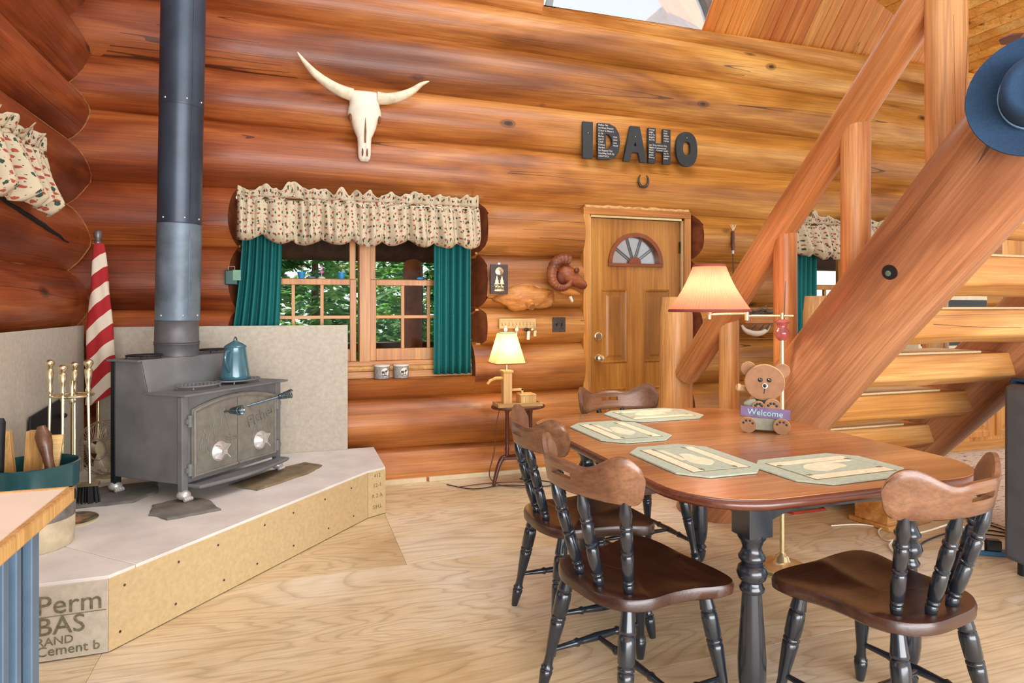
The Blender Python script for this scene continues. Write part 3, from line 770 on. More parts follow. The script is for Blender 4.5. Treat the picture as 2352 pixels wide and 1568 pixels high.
# ------------------------------------------------------------------ dining table
TX0, TX1, TY0, TY1, TZ = 1.05, 2.245, 1.5, 3.02, .755
tb = thing('dining_table', 'long dining table with brown top and black turned legs', 'table', ((TX0+TX1)/2, (TY0+TY1)/2, 0))
hx, hy = (TX1-TX0)/2, (TY1-TY0)/2
def rrect(hx, hy, r, n=10):
    P = []
    for cx, cy, a0 in ((hx-r, hy-r, 0), (-hx+r, hy-r, PI/2), (-hx+r, -hy+r, PI), (hx-r, -hy+r, 1.5*PI)):
        P += [(cx+r*math.cos(a0+PI/2*k/n), cy+r*math.sin(a0+PI/2*k/n)) for k in range(n+1)]
    return P
def ring_z(hx, hy, r, z): return [(x, y, z) for x, y in rrect(hx, hy, r)]
mb = MB(); mb.loft([ring_z(hx-.012, hy-.012, .25, TZ-.003), ring_z(hx-.012, hy-.012, .25, TZ)], True)
mb.build('tabletop', M['tabletop'], tb, smooth=30)
mb = MB(); mb.loft([ring_z(hx-.03, hy-.03, .24, TZ-.034), ring_z(hx-.006, hy-.006, .25, TZ-.03), ring_z(hx, hy, .255, TZ-.018), ring_z(hx-.004, hy-.004, .252, TZ-.006), ring_z(hx-.013, hy-.013, .249, TZ-.0012)], True)
mb.build('edge_moulding', M['tableedge'], tb, smooth=60)
def apron(x0, y0, x1, y1, name='apron'):
    # board whose lower edge sweeps down to the legs
    p0, p1 = Vector((x0, y0, 0)), Vector((x1, y1, 0)); n = 24; d = (p1-p0).normalized(); s = Vector((-d.y, d.x, 0))*.011
    rows = []
    for i in range(n+1):
        t = i/n; e = min(t, 1-t)*(p1-p0).length
        drop = .06+.055*max(0, 1-e/.14)**1.5
        p = p0.lerp(p1, t)
        rows.append([p+s+Vector((0,0,TZ-.034)), p+s+Vector((0,0,TZ-.034-drop)), p-s+Vector((0,0,TZ-.034-drop)), p-s+Vector((0,0,TZ-.034))])
    mb = MB(); mb.loft(rows, True); mb.build(name, M['black_lacquer'], tb)
lx, ly = .315, hy-.165
for a in ((-lx, -ly, lx, -ly), (-lx, ly, lx, ly), (-lx, -ly, -lx, ly), (lx, -ly, lx, ly)): apron(*a)
LEG = [(0, .018), (.02, .024), (.05, .030), (.09, .033), (.10, .026), (.115, .032), (.125, .036), (.135, .032), (.15, .026), (.2, .036), (.27, .041), (.36, .042), (.5, .037), (.62, .032), (.70, .029), (.71, .036), (.725, .038), (.74, .032), (.755, .03), (.77, .04), (.80, .046), (.83, .041), (.845, .031), (.86, .033), (.87, .040), (.885, .041), (.9, .034), (.93, .028), (.965, .036), (.98, .043), (1, .043)]
for sx in (-1, 1):
    for sy in (-1, 1):
        mb = MB(); mb.lathe((sx*lx, sy*ly, 0), (sx*lx, sy*ly, .605), LEG, 22)
        mb.b2((sx*lx-.042, sy*ly-.042, .6), (sx*lx+.042, sy*ly+.042, TZ-.034)); mb.build('leg', M['black_lacquer'], tb, smooth=50)

# ------------------------------------------------------------------ captain's dining chair, built once
CLEG = [(0, .011), (.06, .015), (.14, .0185), (.17, .0195), (.185, .015), (.2, .0195), (.215, .0155), (.24, .014), (.3, .0135), (.42, .0175), (.55, .0215), (.585, .022), (.595, .0185), (.605, .0225), (.62, .0225), (.63, .019), (.65, .0225), (.78, .0235), (.82, .022), (.83, .018), (.845, .022), (.86, .0215), (.93, .0185), (1, .016)]
CSP = [(0, .009), (.04, .012), (.1, .0145), (.12, .011), (.14, .0145), (.155, .0145), (.165, .0115), (.18, .0145), (.3, .0165), (.42, .016), (.44, .0125), (.46, .0165), (.475, .0165), (.485, .0125), (.5, .0155), (.62, .0165), (.68, .0155), (.7, .012), (.72, .0165), (.74, .0165), (.755, .0125), (.78, .0135), (.85, .0165), (.9, .0145), (1, .009)]
def make_chair(name, label, loc, rz, grp):
    t = thing(name, label, 'chair', loc, rz, grp)
    half = [(0, -.225), (.1, -.218), (.175, -.175), (.205, -.105), (.203, -.02), (.213, .06), (.236, .13), (.24, .18), (.212, .216), (.13, .228), (0, .222)]
    out = [p for p in half] + [(-x, y) for x, y in reversed(half[1:-1])]
    out = [(p[0], p[1]) for p in spline([(x, y, 0) for x, y in out], 4)]
    rings = []
    for sc_, z in ((.93, .408), (1.0, .418), (1.005, .44), (.985, .45), (.9, .4485), (.75, .443), (.55, .437), (.3, .434), (.05, .434)):
        ring = []
        for x, y in out:
            zz = z
            if sc_ < .95 and z > .42:
                zz += .008*math.exp(-(x*sc_/.04)**2)*max(0, (y*sc_)/.2) + (.006 if y < -.12 else 0)*sc_
            ring.append((x*sc_, y*sc_, zz))
        rings.append(ring)
    mb = MB(); mb.loft(rings, True); mb.build('seat', M['seat'], t, smooth=50)
    ft = {}
    for sx in (-1, 1):
        for sy in (-1, 1):
            top = Vector((sx*.155, sy*.15, .415)); bot = Vector((sx*.218, sy*.205+(-.015 if sy < 0 else 0), 0)); ft[(sx, sy)] = (bot, top)
            mb = MB(); mb.lathe(bot, top, [(q, r*1.12) for q, r in CLEG], 16); mb.build('leg', M['black_lacquer'], t, smooth=50)
    STR = [(0, .008), (.12, .0095), (.24, .011), (.28, .0155), (.3, .011), (.33, .0115), (.5, .0145), (.67, .0115), (.7, .011), (.72, .0155), (.76, .011), (.88, .0095), (1, .008)]
    mid = {}
    for sx in (-1, 1):
        a = ft[(sx, 1)][0].lerp(ft[(sx, 1)][1], .34); b = ft[(sx, -1)][0].lerp(ft[(sx, -1)][1], .34); mid[sx] = (a+b)/2
        mb = MB(); mb.lathe(a, b, STR, 12); mb.build('stretcher', M['black_lacquer'], t, smooth=50)
    mb = MB(); mb.lathe(mid[-1], mid[1], STR, 12); mb.build('stretcher', M['black_lacquer'], t, smooth=50)
    # curved crest rail with lobed ends and hand slot
    A = R(56); RC = .283; cy = .013; nt_, ns = 64, 12; th = .021
    def prof(s):
        a = abs(s)
        top = .838 + .036*math.exp(-((a-.78)/.22)**2) - .010*math.exp(-((a-.36)/.14)**2) - .008*math.exp(-((a-.0)/.2)**2)*0
        bot = .737 + .004*math.cos(s*PI)
        if a > .86:
            q = (a-.86)/.14; q = min(1, q); w = 1-math.sqrt(max(0, 1-q*q)); mid_ = .808
            top = top+(mid_-top)*w*.92; bot = bot+(mid_-bot)*w*.92
        return bot, top
    def pt(s, f, side):
        an = A*s; b_, t_ = prof(s); z = b_+(t_-b_)*f
        lean = (z-.74)*.22
        rr = RC+lean*.4+(th/2)*side*(1 if .04 < f < .96 else .6)
        return (rr*math.sin(an), cy-rr*math.cos(an)-lean*.5, z)
    S = [-1+2*i/nt_ for i in range(nt_+1)]; F = [0, .06, .2, .34, .46, .5, .62, .66, .78, .9, .96, 1]
    V = []; idx = {}
    for side in (-1, 1):
        for i, s in enumerate(S):
            for j, f in enumerate(F):
                idx[(side, i, j)] = len(V); V.append(pt(s, f, side))
    hole = lambda i, j: (.46 <= F[j] and F[j+1] <= .66 and abs((S[i]+S[i+1])/2) < (.19 if 5 <= j <= 5 else .175)) if 0 <= i < nt_ and 0 <= j < len(F)-1 else True
    Fc = []
    for i in range(nt_):
        for j in range(len(F)-1):
            if hole(i, j): continue
            a, b, c, d = [(i, j), (i+1, j), (i+1, j+1), (i, j+1)]
            Fc.append(tuple(idx[(1,)+q] for q in (a, b, c, d))); Fc.append(tuple(idx[(-1,)+q] for q in (d, c, b, a)))
            for (p, q, ni, nj) in ((a, b, i, j-1), (b, c, i+1, j), (c, d, i, j+1), (d, a, i-1, j)):
                if hole(ni, nj): Fc.append((idx[(1,)+q], idx[(1,)+p], idx[(-1,)+p], idx[(-1,)+q]))
    mb = MB(); mb.add(V, Fc); mb.build('crest_rail', M['crest'], t, smooth=50)
    for s in (-.78, -.27, .27, .78):
        an = A*s; a = (.2*math.sin(an*.95), -.2*math.cos(an*.95)+.02, .44); b_ = prof(s)[0]; p = pt(s, .08, 0)
        mb = MB(); mb.lathe(a, p, [(q, r*1.18) for q, r in CSP], 14); mb.build('spindle', M['black_lacquer'], t, smooth=50)
    return t
G = 'dining chairs around the table'
ch = make_chair('dining_chair', 'brown and black dining chair at the left of the table, nearest the camera', (1.05, 1.885, 0), R(-80), G)
def chair_copy(label, loc, rz):
    c = copy_tree(ch); c.location = loc; c.rotation_euler = (0, 0, rz); c['label'] = label; c['group'] = G; return c
chair_copy('brown and black dining chair at the left of the table, nearer the door', (1.13, 2.47, 0), R(-90))
chair_copy('brown and black dining chair tucked under the far end of the table, facing the camera', (1.65, 2.935, 0), R(184))
chair_copy('brown and black dining chair turned aside at the near end of the table', (1.69, 1.53, 0), R(10))

# ------------------------------------------------------------------ placemats
def placemat(label, loc, rz, group='quilted placemats on the table'):
    t = thing('placemat', label, 'placemat', loc, rz, group)
    a, b, c = .23, .165, .075
    def octo(k): return [(a*k, (b-c)*k), ((a-c)*k, b*k), (-(a-c)*k, b*k), (-a*k, (b-c)*k), (-a*k, -(b-c)*k), (-(a-c)*k, -b*k), ((a-c)*k, -b*k), (a*k, -(b-c)*k)]
    mb = MB(); mb.loft([[(x, y, z) for x, y in octo(k)] for k, z in ((.985, .0), (1, .002), (.99, .006), (.95, .0065))], True); mb.build('border', M['mint'], t)
    iw, ih = .165, .108
    def patch(name, x0, x1, y0, y1, m, h=.0085):
        mb = MB(); mb.b2((x0, y0, .006), (x1, y1, h)); mb.build(name, M[m], t, bevel=.0015)
    patch('frame_piping', -iw-.006, iw+.006, -ih-.006, ih+.006, 'quilt_line', .0074)
    patch('sage_panel', -iw, iw, -.062, .062, 'mint')
    patch('cream_strip', -iw, iw, .066, ih, 'quilt_cream'); patch('cream_strip', -iw, iw, -ih, -.066, 'quilt_cream')
    mb = MB(); mb.loft([[(.085*math.cos(q*PI/8)-.02, .04*math.sin(q*PI/8)*(1+.25*math.cos(q*1.2)), z) for q in range(16)] for z in (.008, .0098)], True); mb.build('cream_motif', M['quilt_cream'], t)
    patch('cream_strip', -.02, iw-.03, .034, .055, 'quilt_cream', .0095)
    for sx in (-1, 1):
        for sy in (-1, 1): patch('corner_square', sx*(iw-.016)-.01, sx*(iw-.016)+.01, sy*.064-.008, sy*.064+.008, 'quilt_line', .0092)
    return t
placemat('sage quilted placemat at the far end of the table', (1.70, 2.86, TZ), 0)
placemat('sage quilted placemat beside the chair nearer the door', (1.335, 2.53, TZ), R(90))
placemat('sage quilted placemat in front of the nearest left chair', (1.335, 1.985, TZ), R(90))
placemat('sage quilted placemat in front of the turned chair at the near end', (1.70, 1.735, TZ), R(2))

# ------------------------------------------------------------------ wooden bear with sign
be = thing('bear_figurine', 'sliced-branch wooden teddy bear with a purple welcome sign on the table', 'figurine', (1.955, 2.36, TZ), R(-38))
# local: -y faces the viewer
def disc(name, c, r, th, m, par=be, mb_bark=None, sx=1.0):
    mb = MB(); y = c[1]
    ringf = lambda k, yy: [(c[0]+sx*r*k*math.cos(2*PI*q/28)*(1+.015*nz(q, r*90, 0)), yy, c[2]+r*k*math.sin(2*PI*q/28)*(1+.015*nz(q, 5, r*70))) for q in range(28)]
    mb.loft([ringf(.985, y-th/2), ringf(1, y-th/2+.002), ringf(1.02, y), ringf(1, y+th/2)], True, mi=0)
    mb.mi = [1]*(len(mb.mi)-2)+[0, 0]
    return mb.build(name, [M[m], M[mb_bark or 'bark']], par)
hd = disc('head', (0, -.012, .212), .077, .05, 'bearwood', sx=1.06)
disc('ear', (-.066, .0, .268), .031, .016, 'bearwood', hd); disc('ear', (.072, .0, .262), .031, .016, 'bearwood', hd)
for x in (-.018, .018):
    mb = MB(); mb.sphere((x, -.038, .224), (.0095, .004, .0095)); mb.build('eye', M['plastic_b'], hd)
    mb = MB(); mb.sphere((x-.003, -.042, .228), .002, 8, 6); mb.build('eye_glint', M['white'], hd)
mb = MB(); mb.sphere((0, -.04, .199), (.0125, .006, .012)); mb.build('snout', M['white'], hd)
mb = MB(); mb.sphere((0, -.0455, .2), (.0075, .004, .008)); mb.build('nose', M['plastic_b'], hd)
mb = MB(); mb.tube([(0, -.0375, .187), (-.003, -.0375, .165)], .0018, 6); mb.build('mouth', M['plastic_b'], hd)
mb = MB(); mb.lathe((0, .03, .03), (0, .02, .165), [(0, .045), (.2, .055), (.6, .055), (.85, .045), (1, .03)], 20); mb.build('body', M['bark'], be)
mb = MB(); mb.lathe((-.03, -.02, .115), (-.085, -.03, .118), [(0, .02), (.3, .026), (.7, .02), (1, .006)], 14); mb.build('scarf', M['bearcloth'], be)
mb = MB(); mb.tube([(-.05, -.02, .133), (-.02, -.035, .128), (.02, -.035, .13), (.045, -.02, .136)], .008, 8); mb.build('bow', M['blackpaint'], be)
mb = MB(); mb.lathe((-.06, .03, .17), (-.115, .0, .185), [(0, .012), (.7, .014), (.85, .018), (1, .012)], 14); mb.build('arm', M['bark'], be)
for x, r in ((-.025, .026), (.03, .034)): 
    d = disc('foot', (x, -.055, .108 if x < 0 else .112), r, .03, 'bearwood')
    for q in range(4):
        an = PI*(.15+.23*q); mb = MB(); mb.sphere((x+r*.55*math.cos(an), -.071, .11+r*.55*math.sin(an)), (.0055, .002, .0055), 10, 6); mb.build('paw_spot', M['slat_dark'], d)
mb = MB(); mb.b2((-.055, -.06, .01), (.055, .05, .07)); mb.build('cart_body', M['bearcloth'], be, bevel=.004)
mb = MB(); mb.box((0, -.066, .086), (.2, .012, .044), ry=.05); sg = mb.build('sign_board', M['purple'], be, bevel=.002)
text_mesh('lettering', 'Welcome', .036, .001, simple('teal_lettering', (150, 208, 206), .7), sg, frame((0, -.0728, .086), (1, 0, -.05), (0, 0, 1)))
for x in (-.068, .066):
    d = disc('wheel', (x, -.075, .0335), .0335, .018, 'bearwood')
    for q in range(4):
        an = PI*(.12+.25*q); mb = MB(); mb.sphere((x+.02*math.cos(an), -.0845, .036+.018*math.sin(an)), (.0048, .0015, .0048), 10, 6); mb.build('paw_spot', M['slat_dark'], d)
mb = MB(); mb.cyl((-.07, .03, .03), (.07, .03, .03), .02, n=14); mb.build('rear_wheel_roller', M['bearwood'], be)

# ------------------------------------------------------------------ swing-arm floor lamp
fl = thing('floor_lamp', 'brass swing-arm floor lamp with a lit salmon pleated shade', 'floor lamp', (2.275, 2.62, 0))
mb = MB(); mb.lathe((0, 0, 0), (0, 0, .09), [(0, .125), (.12, .128), (.22, .12), (.26, .112), (.34, .11), (.4, .08), (.5, .05), (.62, .034), (.8, .03), (.86, .022), (1, .013)], 36); mb.build('base', M['brassw'], fl, smooth=50)
mb = MB(); mb.tube([(0, 0, .08), (.0, .0, 1.14)], .0115, 14); mb.build('pole', M['brassw'], fl)
mb = MB(); mb.lathe((0, 0, 1.13), (0, 0, 1.235), [(0, .014), (.06, .02), (.12, .028), (.3, .037), (.45, .034), (.6, .022), (.72, .024), (.8, .03), (.86, .036), (.92, .028), (1, .012)], 24); mb.build('vase_finial', simple('red_marble', (168, 84, 78), .2, var=.4, coat=.5), fl, smooth=60)
mb = MB(); mb.cyl((0, 0, 1.23), (0, 0, 1.265), .009); mb.build('arm_pivot', M['brassw'], fl)
sc_ = Vector((-.285, .19, 1.255)); el = Vector((-.14, .085, 1.25))
mb = MB(); mb.tube([(.05, -.02, 1.25), el], .006, 10); mb.tube([el+Vector((0,0,.012)), sc_], .006, 10)
for p in (el, sc_): mb.cyl(p-Vector((0,0,.022)), p+Vector((0,0,.022)), .011, n=14)
mb.build('swing_arm', M['brassw'], fl)
mb = MB(); mb.lathe(sc_, sc_+Vector((0,0,.12)), [(0, .012), (.3, .022), (.9, .02), (1, .01)], 14); mb.build('bulb_socket', M['brassw'], fl)
mb = MB(); mb.sphere(sc_+Vector((0,0,.15)), .03); mb.build('bulb', M['white'], fl)
n = 140; zb, zt = 1.275, 1.5; rings = []
for i in range(9):
    s = i/8; r = .2+(.078-.2)*s - .012*math.sin(PI*s)
    rings.append([(sc_.x+(r+.0022*math.cos(q*PI))*math.cos(2*PI*q/n), sc_.y+(r+.0022*math.cos(q*PI))*math.sin(2*PI*q/n), zb+(zt-zb)*s) for q in range(n)])
mb = MB(); mb.loft(rings, False); sh = mb.build('lamp_shade', M['shade_pink'], fl, smooth=0)
for z, r in ((zb, .2015), (zt, .0795)):
    mb = MB(); mb.loft([[(sc_.x+rr*math.cos(2*PI*q/48), sc_.y+rr*math.sin(2*PI*q/48), zz) for q in range(48)] for rr, zz in ((r, z-.006), (r+.002, z+.001), (r-.003, z+.008))], False); mb.build('shade_trim', M['shade_trim'], sh)
point('floor_lamp_light', sc_+Vector((0, 0, .11)), 13, (1.0, .8, .56), .04, fl)

# ------------------------------------------------------------------ side table and pump lamp
sd = thing('side_table', 'small dark mahogany side table with oval top by the door', 'side table', (1.56, 4.52, 0))
mb = MB(); mb.loft([[(.2*k*math.cos(2*PI*q/40), .15*k*math.sin(2*PI*q/40), z) for q in range(40)] for k, z in ((.94, .552), (1, .556), (1.02, .565), (1, .572))], True); mb.build('tabletop', M['mahogany'], sd)
for x, y in ((-.085, .0), (.075, -.055), (.095, .06)):
    mb = MB(); mb.lathe((x, y, .2), (x, y, .553), [(0, .012), (.05, .018), (.1, .013), (.16, .019), (.22, .012), (.3, .014), (.9, .014), (.94, .018), (1, .016)], 14); mb.build('column', M['mahogany'], sd)
mb = MB(); mb.loft([[(x*1.0, y, z) for x, y in [(-.12, -.03), (.0, -.055), (.1, -.09), (.13, .0), (.12, .09), (0, .055), (-.12, .03)]] for z in (.185, .205)], True); mb.build('shelf', M['mahogany'], sd, bevel=.004)
for a, b in (((-.1, 0), (-.19, -.01)), ((.07, -.07), (.09, -.17)), ((.1, .07), (.17, .13))):
    P = [Vector((a[0]+(b[0]-a[0])*s, a[1]+(b[1]-a[1])*s, .195-.19*s**1.7+.02*math.sin(PI*s))) for s in [k/8 for k in range(9)]]
    mb = MB(); mb.tube(P, [.02-.006*k/8 for k in range(9)], 10); mb.build('leg', M['mahogany'], sd)
pl = thing('table_lamp', 'lit pump-shaped pine table lamp with cream square shade', 'table lamp', (1.555, 4.5, .572))
mb = MB(); mb.b2((-.17, -.07, 0), (.16, .075, .016)); mb.build('base_tray', M['pinex'], pl, bevel=.003)
for a, b in (((-.17, -.075), (.16, -.06)), ((-.17, .06), (.16, .08)), ((-.175, -.07), (-.16, .075)), ((.15, -.07), (.165, .075))):
    mb = MB(); mb.b2((a[0], a[1], .0), (b[0], b[1], .028)); mb.build('tray_rim', M['pinex'], pl, bevel=.002)
mb = MB(); mb.b2((-.122, -.032, .016), (-.058, .032, .245)); mb.build('pump_column', M['pine'], pl, bevel=.003)
mb = MB(); mb.b2((-.13, -.04, .245), (-.05, .04, .262)); mb.build('column_cap', M['pine'], pl, bevel=.003)
mb = MB(); mb.tube([(-.12, 0, .205), (-.17, 0, .205), (-.215, 0, .19), (-.235, 0, .165)], [.012, .012, .011, .011], 10); mb.build('spout', M['pine'], pl)
mb = MB(); mb.b2((-.06, -.012, .11), (.035, .012, .126)); mb.b2((.018, -.012, .08), (.035, .012, .126)); mb.build('pump_handle', M['pinex'], pl, bevel=.002)
mb = MB(); mb.b2((-.0, -.055, .016), (.12, .055, .085)); mb.b2((.005, -.06, .078), (.118, .06, .088)); mb.build('trough_box', M['pine'], pl, bevel=.003)
mb = MB(); mb.cyl((-.09, 0, .26), (-.09, 0, .33), .01); mb.build('bulb_socket', M['brassw'], pl)
mb = MB(); mb.sphere((-.09, 0, .385), .026); mb.build('bulb', M['white'], pl)
def sq(h, z, r=.02): return [(-.09+x, y, z) for x, y in rrect(h, h, r, 5)]
mb = MB(); mb.loft([sq(.112, .315), sq(.057, .535, .015)], False); sh = mb.build('lamp_shade', M['shade_cream'], pl)
for h, z, r in ((.113, .315, .02), (.058, .533, .015)):
    mb = MB(); mb.loft([sq(h, z-.003, r), sq(h+.001, z+.003, r)], False); mb.build('shade_trim', M['shade_trim'], sh)
point('table_lamp_light', (-.09, 0, .41), 7, (1.0, .8, .54), .03, pl)
mb = MB(); mb.tube(spline([(1.4, 4.46, .565), (1.375, 4.46, .45), (1.37, 4.5, .25), (1.34, 4.52, .08), (1.4, 4.5, .012), (1.5, 4.4, .012), (1.62, 4.36, .012), (1.7, 4.42, .012), (1.6, 4.5, .012), (1.35, 4.55, .012), (1.1, 4.52, .012)], 6, False), .004, 6); tag(mb.build('lamp_cord', M['cordbrown']), 'thin brown lamp cord hanging beside the oval side table', 'cord')
mb = MB(); mb.tube(spline([(1.05, 4.62, .01), (1.2, 4.45, .01), (1.45, 4.47, .01), (1.72, 4.35, .01), (1.78, 4.45, .01), (1.6, 4.6, .01)], 6, False), .004, 6); tag(mb.build('appliance_cord', M['cord']), 'black power cord lying on the floor under the side table', 'cord')
t = thing('power_adapter', 'black plug adapter block on the floor under the side table', 'adapter', (1.68, 4.62, 0)); mb = MB(); mb.b2((-.05, -.03, .0), (.05, .03, .035)); mb.build('block', M['plastic_b'], t, bevel=.006); mb = MB(); mb.b2((.05, -.02, .008), (.09, .02, .028)); mb.build('plug', M['white'], t, bevel=.003)
# ------------------------------------------------------------------ hearth platform
HZ = .29
he = thing('hearth_platform', 'raised angular hearth platform clad in cement board under the stove', 'hearth')
A_, B_, C_, D_, E_, F_ = (-1.235, 2.79), (-.657, 2.80), (.43, 4.065), (.545, 4.13), (.545, 4.745), (-1.235, 4.745)
S1, S2 = (-1.235, 3.50), (-.585, 2.884)
mb = MB(); mb.prism([A_, B_, S2, S1], HZ-.013, HZ); mb.build('top_board', M['cement_top'], he, bevel=.002)
mb = MB(); mb.prism([(S2[0]+.002, S2[1]+.003), C_, D_, E_, F_, (S1[0], S1[1]+.004)], HZ-.013, HZ); mb.build('top_board', M['cement_top'], he, bevel=.002)
def panel(name, a, b, m):
    a, b = Vector((a[0], a[1], 0)), Vector((b[0], b[1], 0)); d = (b-a).normalized(); nrm = Vector((d.y, -d.x, 0))*.003
    mb = MB(); q = [a-nrm*3, b-nrm*3, b+nrm*.6, a+nrm*.6]
    mb.loft([[(p.x, p.y, z) for p in q] for z in (.004, HZ-.012)], True); return mb.build(name, M[m], he, bevel=.002)
fp = panel('front_panel', A_, (B_[0]-.002, B_[1]), 'cement'); panel('long_panel', B_, C_, 'cement_face'); ep = panel('end_panel', (C_[0]+.002, C_[1]+.001), D_, 'cement_face'); panel('side_panel', D_, E_, 'cement_face')
ft = frame((-.884, 2.7885, 0), (1, .017, 0), (0, 0, 1))
for body, sz_, z in (('Perm', .098, .205), ('BAS', .092, .128), ('RAND', .042, .075), ('Cement b', .05, .04)):
    o = text_mesh('print', body, sz_, .0006, M['ink'], fp, ft @ Matrix.Translation((0, z, .0)), 'LEFT')
mb = MB(); mb.M = ft; mb.b2((0, .166, -.0004), (.222, .168, .0004)); mb.build('print_rule', M['ink'], fp)
d = Vector((D_[0]-C_[0], D_[1]-C_[1], 0)).normalized()
for body, z in (('412', .25), ('12-1', .19), ('R 2 A', .125), ('THIS', .06)):
    rot = body == 'THIS'
    text_mesh('print', body, .034, .0006, M['ink'], ep, frame((C_[0]+d.x*.07+d.y*.0022, C_[1]+d.y*.07-d.x*.0022, z), (-d if rot else d), (0, 0, -1 if rot else 1)))
dl = Vector((C_[0]-B_[0], C_[1]-B_[1], 0)); ln = dl.length; dl.normalize(); nr = Vector((dl.y, -dl.x, 0))
random.seed(3)
for k in range(14):
    s = .06+ln*.95*((k//2)/6.6)+random.uniform(-.03, .03); p = Vector((B_[0], B_[1], 0))+dl*s+nr*.002; z = .23 if k % 2 else .06
    mb = MB(); mb.lathe(p+Vector((0, 0, z)), p+nr*.004+Vector((0, 0, z)), [(0, .005), (.6, .005), (1, .003)], 8); mb.build('screw_head', M['iron'], he)

def cboard(label, a, b):
    mb = MB(); mb.b2(a, b); return tag(mb.build('cement_board', M['cement'], None, bevel=.003), label, 'board')
cboard('tall grey cement board standing behind the stove below the window', (-1.17, 4.722, HZ), (.362, 4.735, 1.165))
cboard('grey cement board against the side wall behind the brass fire tools', (-1.238, 2.9, HZ), (-1.226, 4.66, 1.18))

# ------------------------------------------------------------------ slates under the stove
def slate(label, c, pts, h, m, rz=0):
    mb = MB(); P = []
    for i in range(len(pts)):
        a, b = pts[i], pts[(i+1) % len(pts)]
        for k in range(5): 
            t = k/5; P.append((a[0]+(b[0]-a[0])*t+.012*nz(i*3+k*.9, 1, c[0]*9), a[1]+(b[1]-a[1])*t+.012*nz(i*3+k*.9, 7, c[1]*9)))
    mb.loft([[(x*s, y*s, z) for x, y in P] for s, z in ((1.0, 0), (1.01, h*.5), (.985, h*.8), (.93, h))], True)
    return tag(mb.build('slate_slab', M[m], None, loc=(c[0], c[1], HZ), rz=rz, smooth=30), label, 'slab', 'slates under the stove feet')
slate('grey slate slab under the near left stove foot', (-.51, 3.60), [(-.13, -.13), (.1, -.16), (.13, .02), (.08, .16), (-.1, .15), (-.16, .02)], .014, 'slate', R(30))
slate('dark slate slab under the rear stove foot beside the fire tools', (-.9, 3.97), [(-.2, -.17), (.08, -.2), (.2, -.05), (.2, .17), (-.05, .2), (-.19, .08)], .014, 'slate', R(12))
slate('brown slate slab under the ash shelf at the right of the stove', (-.085, 4.1), [(-.28, -.1), (.1, -.13), (.3, -.08), (.32, .06), (.05, .12), (-.27, .1)], .014, 'slate2', R(50))

# ------------------------------------------------------------------ wood stove
SZ = HZ+.0135
so = thing('wood_stove', 'grey steel step-top wood stove with double arched doors', 'stove', (-.502, 4.117, SZ), R(50.6))
W, DP = .36, .25
prof = [(-DP, .085), (DP, .085), (DP, .70), (.035, .70), (-.012, .535), (-DP, .535)]
mb = MB(); mb.loft([[(x, y, z) for y, z in prof] for x in (-W, W)], True); mb.build('firebox', M['stove'], so, bevel=.004)
def plate(name, pts, t=.011, ov=.022):
    mb = MB(); mb.loft([[(x, y, z) for y, z in pts] + [(x, y, z-t) for y, z in reversed(pts)] for x in (-W-ov, W+ov)], True); mb.build(name, M['stove'], so, bevel=.002)
plate('front_top_plate', [(-DP-.045, .546), (-.016, .546)]); plate('rear_top_plate', [(.03, .711), (DP+.012, .711)]); plate('step_plate', [(-.024, .546), (.026, .711)], .008, .004)
for x in (-W, W):
    for y in (-DP, DP):
        mb = MB(); sx, sy = (1 if x < 0 else -1), (1 if y < 0 else -1)
        mb.b2((x-.004*sx, y-.004*sy, .03), (x+.036*sx, y+.028*sy, .53 if y < 0 else .70)); mb.build('corner_leg', M['stove'] if y < 0 else M['stove_dark'], so, bevel=.003)
        mb = MB(); cx, cy = x+.016*sx, y+.006*sy
        mb.sphere((cx, cy, .03), (.034, .036, .026), 16, 10)
        for q in (-1.5, -.5, .5, 1.5): mb.sphere((cx+q*.013, cy-.03, .012), (.008, .014, .012), 10, 8)
        mb.build('paw_foot', M['nickel'], so)
